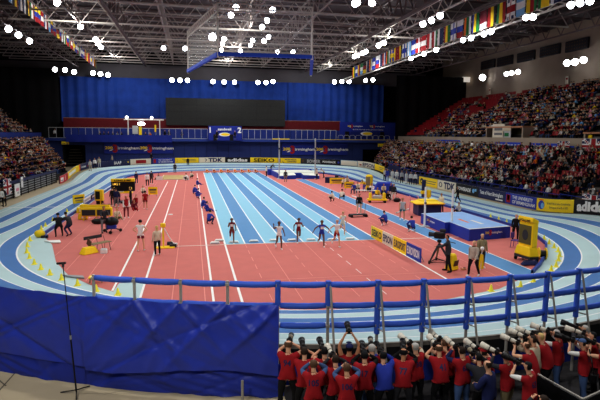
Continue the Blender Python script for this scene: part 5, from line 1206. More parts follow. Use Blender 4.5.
# pale tape on two rails
# tarpaulins: grid of cloth hung from the second rail, with folds
M_TARP = mat('tarp_blue', srgb(46, 66, 182), .40, var=.12, scale=1.6, bump=.12, spec=.4); M_TARP2 = mat('tarp_blue_deep', srgb(36, 54, 158), .48, var=.14, scale=1.6, bump=.1, spec=.35)
def tarp(s0, s1, R0, ztop, zbot, m, label, seed, bulge=.22, nx=190, nz=44, top_dip=.03, anchors=()):
    rr = random.Random(seed); p0, _ = stad(R0, (s0+s1)/2); v = []; L = abs(s1-s0)
    folds = [(rr.uniform(0, 1), rr.uniform(-1.1, 1.1), rr.uniform(.012, .04)*rr.choice((1, -1)), rr.uniform(.025, .07)) for _ in range(26)]
    b = MB()
    def pt(u, w):
        s = s0+(s1-s0)*u; zt, zb2 = ztop(u), zbot(u); d = 0
        for a, sl, am, wd in folds:
            q = (u-a)*L/3-(w-.2)*sl; d += am*math.exp(-(q/wd)**2)
        for a in anchors:
            q = abs(u-a)*L/1.27; d += -.05*math.exp(-(q/.25)**2)*(1-w)+.08*math.exp(-((q-w*.95)/.07)**2)*math.exp(-(w/.75)**2)-.05*math.exp(-((q+w*.7)/.08)**2)*math.exp(-(w/.6)**2)
        d += bulge*math.sin(w*PI*.55)*.6+.03*math.sin(u*L*1.3+seed)*w
        sag = top_dip*abs(math.sin(u*L/1.27*PI))*(1-w)
        p, _ = stad(R0+d, s); return (p[0]-p0[0], p[1]-p0[1], zt+(zb2-zt)*w-sag)
    for i in range(nx+1):
        for j in range(nz+1): b.v.append(pt(i/nx, j/nz))
    for i in range(nx):
        for j in range(nz): a = i*(nz+1)+j; b.f.append((a, a+nz+1, a+nz+2, a+1)); b.m.append(b.mi(m))
    o = b.build('tarpaulin', smooth=True); o.location = (p0[0], p0[1], 0)
    return tag(o, label, 'tarpaulin')
# s grows from viewer's right to left on the near bend
sA = s_px(23.95, 278.5, 2.3); sB = s_px(23.95, 86, 2.3); sC = sB+5.4; sD = s_px(23.95, 97, 2.3)
tarp(sA, sB, 23.96, lambda u: 2.43, lambda u: .60+.10*u*0+.12*math.sin(u*5), M_TARP, 'blue tarpaulin hung from the second rail, creased right-hand sheet', 4, anchors=[(s-sA)/(sB-sA) for s in post_s[1:5]])
tarp(sD, sC, 23.92, lambda u: 2.44+.10*u, lambda u: .52+.16*u, M_TARP, 'smoother blue tarpaulin at the left edge of the picture', 9, bulge=.16)
tarp(sA-.1, sB, 23.90, lambda u: .85, lambda u: .01, M_TARP2, 'lower blue skirt sheet under the right tarpaulin', 5, bulge=.18, nz=16)
tarp(sB-.1, sC, 23.86, lambda u: .85, lambda u: .01, M_TARP2, 'lower blue skirt sheet under the left tarpaulin', 6, bulge=.18, nz=16)
# microphone stand
p = gz(76.5, 393.5); top = gy(63, 265, p[1]); t = thing('microphone_stand', 'tall thin black microphone stand before the blue tarpaulins', 'microphone stand', p); d = top-p
b = MB(); b.tube([(0, 0, .05), tuple(d*.45)], .020, cm('black'), 8); b.build('lower_pole', t); b = MB(); b.tube([tuple(d*.43), tuple(d)], .012, cm('black'), 8); b.build('upper_pole', t); b = MB(); b.tube([tuple(d*.43), tuple(d*.46)], .026, cm('steel'), 8); b.build('collar', t)
for a in (2.9, 4.9, .9): b = MB(); b.tube([(0, 0, .1), (.42*math.cos(a), .42*math.sin(a), .02)], .016, cm('black'), 6); b.build('leg', t)
b = MB(); b.tube([tuple(d+np.array([-.16, .1, .02])), tuple(d+np.array([.06, 0, .05]))], .03, cm('black'), 8); b.build('microphone', t, True); b = MB(); b.box(tuple(d+np.array([0, 0, .0])), (.05, .05, .1), cm('charcoal')); b.build('clip', t)
p = gz(242.5, 404, 0); t = thing('prop_post', 'short steel prop standing at the foot of the right tarpaulin', 'post', (p[0], p[1], 0)); b = MB(); b.tube([(0, 0, 0), (0, 0, .62)], .035, M_SC, 8); b.build('tube', t); b = MB(); b.box((0, 0, .015), (.16, .16, .03), M_SC); b.build('base_plate', t)
# black pit barrier bottom right
a, c, e = gz(538, 373.5, 1.05), gz(583, 398.5, 1.05), gz(606, 388, 1.05)
for q, r_, lab in ((a, c, 'black pit barrier with steel top edge, left arm'), (c, e, 'black pit barrier with steel top edge, right arm')):
    d = (r_-q)[:2]; L = float(np.linalg.norm(d)); t = thing('pit_barrier', lab, 'barrier', (q[0], q[1], 0), math.atan2(d[1], d[0])); b = MB(); b.box((L/2, 0, .5), (L, .04, 1.0), cm('black')); b.build('panel', t); b = MB(); b.tube([(0, 0, 1.04), (L, 0, 1.04)], .02, M_SC, 6); b.build('top_edge', t)
    for u in (.04, L-.04): b = MB(); b.tube([(u, .04, 0), (u, .04, 1.04)], .02, M_SC, 6); b.build('post', t)

# ================================================================ photographers
def yaw_to(p, q): return math.degrees(math.atan2(-(q[0]-p[0]), q[1]-p[1]))
PH = []
def photog(px, py, label, pose='shoot', lens='white', H=1.74, number=None, top='vestred', hair='darkbrown', kind='vest', sleeve=None, bottom='black', dyaw=0, cap=None, bald=False, zt=None, aim=(4, 0), build=1.2, skin='skin', over=None, camera=True, long_lens=1.0, tilt=0.0, capback=False):
    z = zt if zt else H*(.985 if pose in ('shoot', 'folded') else .93 if pose == 'shootlow' else .97)
    p = gz(px, py, z); yw = yaw_to(p, aim)+dyaw
    # head-top offset caused by the lean is small; shift root back along the view
    off = {'shoot': .10, 'shootlow': .34, 'overhead': .06, 'folded': .10}.get(pose, .05)*H/1.75
    yr = math.radians(yw); fx, fy = -math.sin(yr), math.cos(yr)
    person((p[0]-fx*off, p[1]-fy*off, 0), label, pose, yw, H, skin=skin, hair=hair, top=(kind, top), bottom=('trousers', bottom), shoe='black', group=None, sub=2, build=build, cap=cap, number=number, sleeve=sleeve, bald=bald, over=over, cat='person', name='photographer')
    PEOPLE[-1]['cap_back'] = capback; PEOPLE[-1]['plabel'] = label
    if camera: PH.append((len(PEOPLE)-1, lens, long_lens, tilt))
V = 'photographer in red numbered bib'
photog(288.5, 341, 'balding photographer in red bib, leftmost, against the tarpaulin edge', 'shoot', 'grey', number='94', hair='brown', bald=True, dyaw=-8, H=1.82)
photog(303.8, 348.5, 'dark haired photographer in red bib, second from the left in the back row', 'shootlow', 'black', number='92', dyaw=4)
photog(313.6, 360.5, 'photographer with denim sleeves, front row, left of the raised white lens', 'shoot', None, number='105', hair='brown', sleeve=('denim', 'long'), camera=False, H=1.72)
photog(324.3, 347.5, 'dark haired photographer in red bib behind bib 105', 'shoot', 'black', hair='black', dyaw=6)
photog(335.8, 356, 'photographer raising a white lens just left of bib 106', 'shoot', 'white', number='83', sleeve=('charcoal', 'long'), dyaw=10)
photog(346, 363.5, 'photographer with denim sleeves, front row, right of the raised white lens', 'shoot', None, number='106', hair='brown', sleeve=('denim', 'long'), camera=False, H=1.72)
photog(349.3, 345, 'photographer in a dark cap holding a camera overhead', 'overhead', 'black', cap='navy', skin='tan', hair='black', dyaw=-4, number='52')
photog(364.8, 351.5, 'photographer in red bib with black sleeves right of bib 106', 'shoot', 'black', hair='black', number='17', sleeve=('black', 'long'), dyaw=-6)
photog(372.8, 345.5, 'grey haired photographer in red bib by the blue jacket', 'shoot', 'grey', hair='greyhair', dyaw=-10, bottom='denim')
photog(381.5, 352, 'person in a blue jacket stooping among the photographers', 'shootlow', 'black', top='royal', kind='jacket', hair='black', H=1.7)
photog(402.5, 349.5, 'balding photographer with bib 77 leaning right', 'shootlow', 'black', number='77', bald=True, hair='black', sleeve=('black', 'long'), skin='tan', dyaw=-18, bottom='charcoal')
photog(415, 343.5, 'grey haired photographer in red bib with a white lens, centre', 'shoot', 'white', hair='greyhair', number='38', dyaw=14, sleeve=('beige', 'short'))
photog(438, 345, 'bald photographer in red bib under the diagonal brace', 'shootlow', 'white', bald=True, hair='brown', number='41', dyaw=-4)
photog(461.5, 347, 'photographer in red bib 66 and blue jeans with white lens', 'shoot', 'white', number='66', hair='darkbrown', bottom='denim', sleeve=('navy', 'long'), dyaw=8, long_lens=1.0)
photog(441, 341, 'photographer in red bib half hidden left of bib 66', 'shootlow', 'white', hair='brown', number='24', dyaw=6)
photog(478, 356.5, 'dark haired photographer in a grey jacket stooping', 'shootlow', 'grey', top='charcoal', kind='jacket', hair='black', H=1.68)
photog(485, 358.5, 'balding person in a navy top with folded arms', 'folded', None, top='navy', kind='jacket', bald=True, hair='darkbrown', camera=False, dyaw=32)
photog(484.5, 351, 'photographer in a red cap bending behind the folded arms', 'shootlow', 'white', cap='vestred', top='vestred', dyaw=10, H=1.66)
photog(500.5, 350.5, 'photographer in red bib 74 with khaki trousers and white lens', 'shoot', 'white', number='74', bottom='khaki', hair='darkbrown', sleeve=('charcoal', 'long'), dyaw=24)
photog(527.5, 362.5, 'photographer with bib 63 aiming a black lens, front right', 'shoot', 'black', number='63', sleeve=('white', 'short'), dyaw=22, hair='black', long_lens=1.05)
photog(522.5, 341, 'photographer in red bib with a long white lens behind beige shirt', 'shootlow', 'white', hair='brown', bald=True, dyaw=24, long_lens=1.05)
photog(532.5, 338.5, 'brown haired person in a beige shirt among the red bibs', 'shoot', 'white', top='beige', kind='shirt', hair='darkbrown', dyaw=22)
photog(537, 334.5, 'fair haired photographer in red bib behind the beige shirt', 'shootlow', 'white', hair='blond', dyaw=24, long_lens=1.0)
photog(555.5, 330.5, 'grey haired photographer in red bib with white sleeves', 'shoot', 'white', number='29', hair='greyhair', sleeve=('white', 'short'), bottom='denim', dyaw=24, long_lens=1.05)
photog(583, 339.5, 'photographer in a backward blue cap with a black shoulder bag', 'shoot', 'black', number='58', cap='denim', sleeve=('white', 'short'), bottom='denim', dyaw=30, long_lens=1.15, capback=True)
photog(592.5, 332.5, 'dark haired photographer in red bib at the right edge', 'shoot', 'white', number='36', hair='black', dyaw=30, long_lens=1.05)
photog(580.5, 327, 'grey haired photographer in dark clothes behind the blue cap', 'shootlow', 'black', top='charcoal', kind='jacket', hair='greyhair', dyaw=26)
photog(602, 342, 'photographer in red bib cut by the right picture edge', 'shoot', 'black', hair='black', dyaw=20)
photog(543.5, 396, 'dark haired person whose head shows at the bottom edge', 'shoot', None, top='charcoal', kind='jacket', hair='darkbrown', camera=False, H=1.7)
pp = [P_ for P_ in PEOPLE if P_['name'] == 'photographer']
for it in range(60):
    for i_ in range(len(pp)):
        for j_ in range(i_+1, len(pp)):
            a, b = np.array(pp[i_]['loc'][:2]), np.array(pp[j_]['loc'][:2]); d = b-a; L = np.linalg.norm(d)
            if L < .45: d = d/max(L, .01)*(.45-L)*.5; pp[i_]['loc'] = (*(a-d), 0); pp[j_]['loc'] = (*(b+d), 0)
M_LW = mat('lens_white', srgb(226, 220, 205), .4, var=.03); M_LB = mat('lens_black', srgb(24, 24, 26), .35, var=.05); M_LG = mat('lens_grey', srgb(150, 140, 120), .4, var=.05)
NICK = {'leftmost, against': 'leftmost photographer', 'second from the left in': 'second photographer from left', 'behind bib 105': 'dark haired man behind the front row', 'just left of bib 106': 'photographer with raised charcoal sleeves', 'dark cap holding': 'photographer in a dark cap', 'black sleeves right of bib 106': 'photographer with black sleeves near the blue jacket', 'by the blue jacket': 'grey haired photographer by the blue jacket', 'person in a blue jacket': 'stooping person in blue jacket', 'bib 77': 'balding photographer leaning right', 'white lens, centre': 'grey haired photographer in the centre', 'under the diagonal': 'bald photographer under the diagonal brace', 'and blue jeans': 'photographer in blue jeans, middle right', 'half hidden left': 'half hidden photographer beside the blue jeans', 'grey jacket stooping': 'stooping photographer in grey jacket', 'red cap bending': 'photographer in a red cap', 'khaki trousers': 'photographer in khaki trousers', 'bib 63': 'front right photographer with white short sleeves', 'behind beige shirt': 'photographer left of the beige shirt', 'beige shirt among': 'person in the beige shirt', 'fair haired photographer in red': 'fair haired photographer', 'with white sleeves': 'grey haired photographer with white sleeves', 'backward blue cap': 'photographer in the blue cap', 'at the right edge': 'dark haired photographer near right edge', 'dark clothes behind': 'grey haired photographer in dark clothes', 'cut by the right': 'photographer cut by the picture edge'}
def make_camera(P, kind, ll, tilt):
    hd = P['headinfo']; k = hd['k']; yr = math.radians(P['yaw']); R = Matrix.Rotation(yr, 3, 'Z')
    c = Vector(hd['c'])+Vector((0, .19*k, -.01))
    if P['pose'] == 'overhead': c = Vector(hd['c'])+Vector((0, .15*k, .32*k))
    w = R@c+P['root'].location
    lab = {'white': 'white long lens', 'black': 'black lens', 'grey': 'short grey lens'}[kind]
    nk = [v for q, v in NICK.items() if q in P['plabel']][0]
    t = thing('press_camera', 'camera with %s held by the %s' % (lab, nk), 'camera', w, yr, 'press cameras of the photographers')
    rx = math.radians(6+tilt); F = lambda y, z=0: (0, y*math.cos(rx)-z*math.sin(rx), y*math.sin(rx)+z*math.cos(rx))
    b = MB(); b.box(F(.02), (.15, .085, .115), M_LB, bev=.015, rx=rx); b.box(F(.02, .075), (.07, .07, .05), M_LB, rx=rx, bev=.01); b.build('camera_body', t)
    L = .30*ll if kind == 'white' else .26*ll if kind == 'black' else .17; M = dict(white=M_LW, black=M_LB, grey=M_LG)[kind]; r = .058 if kind != 'grey' else .05
    b = MB(); b.tube([F(.05), F(.12), F(.13), F(.05+L*.7), F(.05+L*.72), F(.05+L)], [r*.7, r*.75, r*.9, r*.95, r*1.15, r*1.25], M, 14); b.build('lens', t, True)
    b = MB(); b.tube([F(.05+L), F(.05+L+.10)], [r*1.28, r*1.42], M_LB if kind != 'white' else M_LW, 14, cap=False); b.tube([F(.05+L), F(.055+L)], r*1.2, M_LB, 14); b.build('lens_hood', t, True)
    if kind == 'white': b = MB(); b.tube([F(.05+L*.5), F(.05+L*.58)], r*1.03, M_LB, 14); b.build('focus_ring', t, True)
# ================================================================ athletes, officials, crew
def at(px, py): return gz(px, py)
Y = 180
A_ = 'athlete'
person(at(232, 243.3), 'sprinter in dark red shorts in the leftmost lane', 'run', 176, 1.66, 'darkskin', 'black', ('crop', 'maroon'), ('shorts', 'darkred'), group=None, eyes=True, bib=True, name=A_, build=.92)
person(at(279, 249.2), 'sprinter in a white vest with one arm raised', 'wave', 184, 1.70, 'darkskin', 'black', ('vest', 'white'), ('briefs', 'black'), eyes=True, bib=True, name=A_, build=.92)
person(at(298.5, 242.8), 'sprinter in a dark red kit, third from the left', 'run2', 178, 1.66, 'darkskin', 'black', ('vest', 'darkred'), ('briefs', 'darkred'), eyes=True, bib=True, name=A_, build=.92)
person(at(321.5, 246.8), 'sprinter in a blue kit with arms held wide', 'runwide', 178, 1.68, 'darkskin', 'black', ('vest', 'royal'), ('briefs', 'royal'), eyes=True, bib=True, name=A_, build=.95)
person(at(336.5, 246.9), 'fair haired sprinter in white vest and red shorts', 'runwide', 186, 1.72, 'skin', 'blond', ('crop', 'white'), ('shorts', 'vestred'), eyes=True, bib=True, name=A_, build=.92)
person(at(342.5, 235), 'pale clad sprinter behind the others in the right lanes', 'run', 172, 1.70, 'skin', 'blond', ('vest', 'cream'), ('shorts', 'beige'), eyes=True, bib=True, name=A_, build=.9)
person(at(141, 251.3), 'athlete in a white vest and dark red shorts, hands on hips', 'hips', -10, 1.84, 'skin', 'black', ('vest', 'white'), ('shorts', 'maroon'), name=A_, build=.95)
person(at(157.5, 255.5), 'blonde official in a beige top beside the yellow gauge', 'stand', 30, 1.68, 'skin', 'blond', ('shirt', 'beige'), ('trousers', 'black'), long_hair=True)
person(at(145.5, 209.5), 'athlete in red shirt and shorts walking away, left infield', 'walk', 5, 1.72, 'tan', 'darkbrown', ('tee', 'vestred'), ('shorts', 'darkred'), name=A_)
person(at(126.5, 218), 'athlete in a white and red tracksuit, left infield', 'stand', 200, 1.8, 'tan', 'darkbrown', ('jacket', 'white'), ('trousers', 'maroon'), name=A_, over='vestred')
person(at(104.5, 233), 'grey clad cameraman standing behind the wheeled rig', 'camop', 200, 1.86, 'tan', 'darkbrown', ('jacket', 'charcoal'), ('trousers', 'grey'), shoe='black')
person(at(59.5, 237), 'photographer in a black coat stooping at the left kerb', 'stoop', 20, 1.80, 'tan', 'black', ('jacket', 'black'), ('trousers', 'black'), shoe='black', build=1.3)
person(at(70.5, 236), 'photographer in a dark brown coat stooping right of the black coat', 'stoop', 60, 1.84, 'tan', 'black', ('jacket', 'charcoal'), ('trousers', 'navy'), shoe='black', build=1.2)
person(at(147.5, 186.5), 'person in a big white shirt near the sand pit', 'stand', 20, 1.8, 'skin', 'brown', ('shirt', 'white'), ('trousers', 'black'))
person(at(151.5, 184), 'person in dark clothes beside the white shirt near the sand pit', 'stand', -30, 1.78, 'skin', 'darkbrown', ('jacket', 'charcoal'), ('trousers', 'black'))
person(at(143, 193), 'official in pale top sitting right of the digit scoreboard', 'sitfloor', 200, 1.7, 'skin', 'greyhair', ('shirt', 'cream'), ('trousers', 'black'))
person(at(136.5, 184), 'person in navy behind the digit scoreboard, right end', 'stand', 30, 1.7, 'skin', 'black', ('jacket', 'navy'), ('trousers', 'navy'))
for q, (x, y, c, b, ps, yw, lab) in enumerate([(113, 206, 'black', 'black', 'stand', 40, 'person in black at the left end under the digit scoreboard'), (116.5, 207, 'navy', 'grey', 'stand', -20, 'person in navy top and grey trousers under the digit scoreboard'), (119, 204, 'charcoal', 'navy', 'bend', 60, 'person bending under the digit scoreboard'), (131, 206, 'black', 'black', 'stand', 90, 'person in black right of the white lamp box'),
      (136.5, 204, 'vestred', 'maroon', 'sitfloor', 140, 'athlete in red sitting on the floor left of the red walker'), (134, 210, 'maroon', 'vestred', 'sitfloor', 200, 'athlete in dark red tracksuit sprawling on the floor'), (104, 213.5, 'green', 'grey', 'sitfloor', 150, 'official in green sitting behind the low result board'), (110, 214.5, 'grey', 'black', 'sitfloor', 160, 'official in grey sitting right of the green top'), (117, 219, 'beige', 'khaki', 'sitfloor', 210, 'official in beige sitting behind the wheeled rig')]):
    person(at(x, y), lab, ps, yw, 1.76, 'tan' if q % 2 else 'skin', 'darkbrown', ('jacket', c), ('trousers', b), shoe='white')
# blue-jacketed officials along the left sprint line
for x, y, ps, yw, lab in [(197, 185, 'sitfloor', -70, 'official in blue sitting farthest along the left sprint line'), (193.5, 194.5, 'squat', -60, 'official in blue squatting, second along the left sprint line'), (196.5, 198.5, 'squat', -70, 'official in blue squatting, third along the left sprint line'), (202, 209, 'squat', -60, 'official in blue squatting behind the white-sleeved one'), (206.5, 211.5, 'sitfloor', -80, 'official in blue with white sleeve sitting by the left sprint line'), (208.5, 224.5, 'squat', -40, 'official in blue squatting nearest along the left sprint line')]:
    person(at(x, y), lab, ps, yw, 1.74, 'skin', 'darkbrown', ('jacket', 'royal'), ('trousers', 'royal' if y < 220 else 'navy'), shoe='black')
for x, y, yw, lab in [(386, 225.5, 30, 'official in a blue coat squatting left of the vaulter'), (413, 232, 10, 'official in a blue coat squatting before the blue mat')]:
    person(at(x, y), lab, 'squat', yw, 1.78, 'skin', 'darkbrown', ('jacket', 'royal'), ('trousers', 'navy'), shoe='white', build=1.1)
for x, y, yw, lab in [(333.5, 201.5, 40, 'official in white squatting by the blue runway, left of a pair'), (341.5, 199.5, -30, 'official in white squatting by the blue runway, right of a pair')]:
    person(at(x, y), lab, 'squat', yw, 1.75, 'tan', 'black', ('shirt', 'cream'), ('trousers', 'black'), shoe='black')
person(at(402, 220.5), 'vaulter in white vest and green shorts by the blue runway', 'walk', 160, 1.88, 'tan', 'brown', ('vest', 'lightgrey'), ('shorts', 'teal'), name=A_)
person(at(359, 214), 'person in a black top standing behind the flat trolley', 'stand', 160, 1.78, 'tan', 'black', ('shirt', 'black'), ('trousers', 'beige'))
person(at(447.5, 272), 'cameraman in dark grey waistcoat behind the television camera', 'camop', 52, 1.86, 'tan', 'darkbrown', ('shirt', 'charcoal'), ('trousers', 'black'), over='charcoal', shoe='black', sub=2)
person(at(473, 276.5), 'fair haired official in a grey sweater and black trousers', 'walk2', 120, 1.78, 'skin', 'blond', ('shirt', 'sweater'), ('trousers', 'black'), sub=2, build=1.3)
person(at(480.5, 268), 'white haired official in a khaki top behind the grey sweater', 'stand', 180, 1.80, 'skin', 'greyhair', ('shirt', 'khaki'), ('trousers', 'charcoal'), sub=2, build=1.25, eyes=True)
person(at(515, 240.5), 'grey haired official in black at the right end of mat', 'stand', 150, 1.74, 'skin', 'greyhair', ('jacket', 'black'), ('trousers', 'black'), shoe='black')
person(at(523.5, 246), 'dark haired person standing behind the mobile scoreboard', 'stand', 150, 1.78, 'tan', 'black', ('jacket', 'black'), ('trousers', 'black'), shoe='black')
person(at(441, 213), 'official in a pale shirt behind the blue mat, left', 'stand', 120, 1.75, 'tan', 'brown', ('shirt', 'cream'), ('trousers', 'black'))
person(at(459, 212.5), 'person lying back behind the blue mat', 'sitfloor', 120, 1.75, 'tan', 'black', ('shirt', 'lightgrey'), ('trousers', 'black'))
person(at(457.5, 203), 'person in black walking on the track behind the mat', 'walk', 60, 1.7, 'tan', 'black', ('jacket', 'black'), ('trousers', 'black'))
# far right field judges
for x, y, ps, yw, c, b, lab in [(344, 187, 'sit', 150, 'cream', 'black', 'judge in pale shirt seated beside the navy table'), (347, 185, 'sit', 170, 'beige', 'black', 'judge in beige seated at the navy table end'), (354, 193.5, 'sit', 140, 'royal', 'navy', 'judge in royal blue seated by the small placard'), (357.5, 192.5, 'sit', 170, 'cream', 'black', 'judge in pale shirt seated right of the royal blue judge'), (364.5, 192, 'bend', 120, 'yellow', 'blue', 'helper in yellow bending by the yellow pillar'), (371.5, 194.5, 'sit', 160, 'white', 'blue', 'judge in white seated under the blue cover'),
      (383.5, 195, 'sit', 160, 'beige', 'black', 'judge in beige seated right of the blue cover'), (390.5, 199.5, 'stand', 200, 'navy', 'white', 'judge in navy and white trousers by the yellow pole top'), (387.5, 201, 'squat', 170, 'black', 'black', 'judge in black squatting beside the white trousers'), (393.5, 200.5, 'stand', 160, 'charcoal', 'white', 'judge in charcoal and white trousers, right end of the group'), (377, 199.5, 'sit', 180, 'yellow', 'black', 'helper in yellow seated at the yellow trolley'),
      (316.8, 179.5, 'stand', 40, 'cream', 'black', 'official in pale shirt at the right vault upright'), (324, 178, 'bend', 90, 'beige', 'black', 'official bending right of the right vault upright'), (285.5, 182, 'stand', 170, 'charcoal', 'khaki', 'person before the notch of the vault mat'), (266.5, 176.5, 'stand', 60, 'cream', 'black', 'official in white and black left of the vault mat'), (271, 172.5, 'bend', -60, 'charcoal', 'grey', 'person bending at the left corner of vault mat'), (284.5, 168.5, 'bend', 120, 'navy', 'black', 'person in navy behind the vault mat')]:
    person(at(x, y), lab, ps, yw, 1.75, 'tan', 'darkbrown', ('jacket', c), ('trousers', b), shoe='black')
for x, y, ps, yw, c, b, lab in [(175, 173, 'stand', 180, 'charcoal', 'black', 'person in black behind the sand pit'), (188, 166.5, 'stand', 170, 'black', 'black', 'person in black on the far bend track'), (187.5, 180.5, 'squat', 60, 'white', 'black', 'official in white squatting right of the sand pit, left one'), (190.5, 178.5, 'squat', -60, 'cream', 'black', 'official in cream squatting right of the sand pit, right one'), (159, 179.5, 'sitfloor', 120, 'black', 'black', 'person in black sitting left of the sand pit')]:
    p = at(x, y)
    if y < 168: p = gz(x, y, .55)
    person(p, lab, ps, yw, 1.75, 'tan', 'darkbrown', ('jacket', c), ('trousers', b), shoe='black')
# on the outer edge of the track
for x, y, zz, c, b, yw, lab in [(90.5, 171, 1.0, 'white', 'beige', 150, 'left one of three people in white by the navy board'), (95, 169, 1.1, 'white', 'black', 190, 'middle one of three people in white by the navy board'), (99.5, 167.5, 1.1, 'cream', 'white', 170, 'right one of three people in white by the navy board'), (112.5, 164.5, 1.15, 'beige', 'black', 120, 'person leaning over the navy board with capitals'), (151.5, 161.8, 1.15, 'black', 'black', 170, 'person in black right of the cream board'),
      (41.5, 186, 0, 'yellow', 'black', 120, 'steward in yellow by the slatted barrier'), (48.5, 184, 0, 'beige', 'black', 150, 'steward in beige right of the yellow steward'), (1.5, 207, 0, 'white', 'black', 200, 'person in white at the extreme left by the barrier'), (4.5, 206, 0, 'black', 'black', 150, 'person in black at the extreme left by the barrier'),
      (384.5, 180.5, .3, 'cream', 'black', 200, 'steward in cream left of the white coats'), (387, 181, .3, 'royal', 'royal', 170, 'helper in royal blue left of the white coats'), (392, 181.5, .25, 'white', 'white', 190, 'helper in a white coat, first of the white group'), (396.5, 182, .2, 'white', 'lightgrey', 160, 'helper in a white coat, second of the white group'), (401.5, 183, .2, 'lightgrey', 'black', 180, 'helper in a light grey coat, third of the white group'), (406, 184, .15, 'white', 'white', 200, 'helper in a white coat, fourth of the white group'), (410.5, 184.5, .1, 'white', 'black', 170, 'helper in white and black, fifth of the white group'), (415, 185, .1, 'white', 'black', 150, 'helper in white and black, last of the white group')]:
    person(gz(x, y, zz), lab, 'stand', yw, 1.74, 'tan', 'darkbrown', ('jacket', c), ('trousers', b), shoe='black')
p = gx(589.5, 151, 41.0); person((41.0, p[1], 5.5), 'steward in a yellow coat standing on the right concourse', 'stand', 100, 1.75, 'tan', 'black', ('jacket', 'yellow'), ('trousers', 'navy'))
# press on the balcony
for k, (x, c) in enumerate([(100, 'black'), (104, 'charcoal'), (108.5, 'navy'), (113, 'black'), (117.5, 'grey'), (121.5, 'black'), (145.5, 'charcoal'), (150, 'orange'), (165, 'black'), (169, 'charcoal'), (182, 'navy'), (55, 'white')]):
    p = gy(x, 134, 78.6 if x != 55 else 77.6); person((p[0], p[1], 5.7), 'person in %s behind the balcony rail, %s from the left' % (c, ordn(k if x != 55 else 18)) if x != 55 else 'person in white at the left end of balcony rail', 'sit' if k < 8 else 'stand', 180, 1.75, 'tan', 'black', ('jacket', c), ('trousers', 'black'), fingers=False)
for x, lab in ((217, 'commentator in black at the left booth doorway'), (235, 'commentator in black at the right booth doorway')):
    p = gy(x, 138, 74.95); person((p[0], p[1], 5.72), lab, 'stand', 180, 1.7, 'skin', 'greyhair', ('jacket', 'black'), ('trousers', 'black'), fingers=False)
build_people()
for i, kind, ll, tilt in PH: make_camera(PEOPLE[i], kind, ll, tilt)
# black shoulder bag on the blue-cap photographer
for P_ in PEOPLE:
    if 'backward blue cap' in P_['label']:
        yr = math.radians(P_['yaw']); R = Matrix.Rotation(yr, 3, 'Z'); w = P_['root'].location+R@Vector((-.05, -.24, .86))
        t = thing('shoulder_bag', 'black shoulder bag on the photographer in the blue cap', 'bag', w, yr); b = MB(); b.box((0, 0, 0), (.34, .16, .26), cm('black'), bev=.04); b.build('body', t); b = MB(); b.box((0, -.085, .02), (.3, .02, .16), cm('charcoal')); b.build('flap', t); b = MB(); b.tube([(-.15, 0, .1), (-.12, .06, .4), (.02, .16, .66)], .018, cm('black'), 5); b.build('strap', t)
# wheeled camera rig
p = g0(112, 232.5); t = thing('camera_rig', 'black and blue wheeled camera rig beside the grey cameraman', 'camera rig', p); b = MB(); b.ball((0, 0, .75), .42, cm('black'), sc=(1.1, .9, .8)); b.build('hood', t, True); b = MB(); b.box((0, 0, .42), (.6, .5, .3), cm('royal'), bev=.05); b.build('seat', t)
for a in (.5, 2.6, 4.7): b = MB(); b.tube([(0, 0, .35), (.6*math.cos(a), .6*math.sin(a), .12)], .04, cm('charcoal'), 6); b.build('leg', t); b = MB(); b.tube([(.6*math.cos(a), .6*math.sin(a)-.05, .11), (.6*math.cos(a), .6*math.sin(a)+.05, .11)], .11, cm('black'), 10); b.build('wheel', t)
# chairs under the seated judges
for P_ in PEOPLE:
    if P_['pose'] == 'sit' and P_['loc'][2] < 1:
        l = P_['root'].location; t = thing('judge_chair', 'grey chair under the %s' % ' '.join(P_['label'].split()[:9]), 'chair', (l.x, l.y, l.z), math.radians(P_['yaw']), 'chairs of the field judges'); b = MB(); b.box((0, .05, .41), (.44, .46, .04), cm('grey'), bev=.01); b.build('seat', t); b = MB(); b.box((0, -.2, .7), (.42, .04, .3), cm('grey'), bev=.01); b.build('backrest', t)
        for sx in (-.19, .19):
            for sy in (-.16, .24): b = MB(); b.tube([(sx, sy, .41), (sx, sy, 0)], .014, cm('steel'), 5); b.build('leg', t)
    elif P_['pose'] == 'sit':
        l = P_['root'].location; t = thing('press_chair', 'grey chair under the %s' % ' '.join(P_['label'].replace(',', '').split()[:12]), 'chair', (l.x, l.y, l.z), math.radians(P_['yaw']), 'chairs of the press row'); b = MB(); b.box((0, .05, .41), (.44, .46, .04), cm('grey'), bev=.01); b.build('seat', t); b = MB(); b.box((0, -.2, .7), (.42, .04, .3), cm('grey'), bev=.01); b.build('backrest', t)
        b = MB(); b.tube([(0, 0, .4), (0, 0, 0)], .05, cm('steel'), 6); b.build('leg', t)
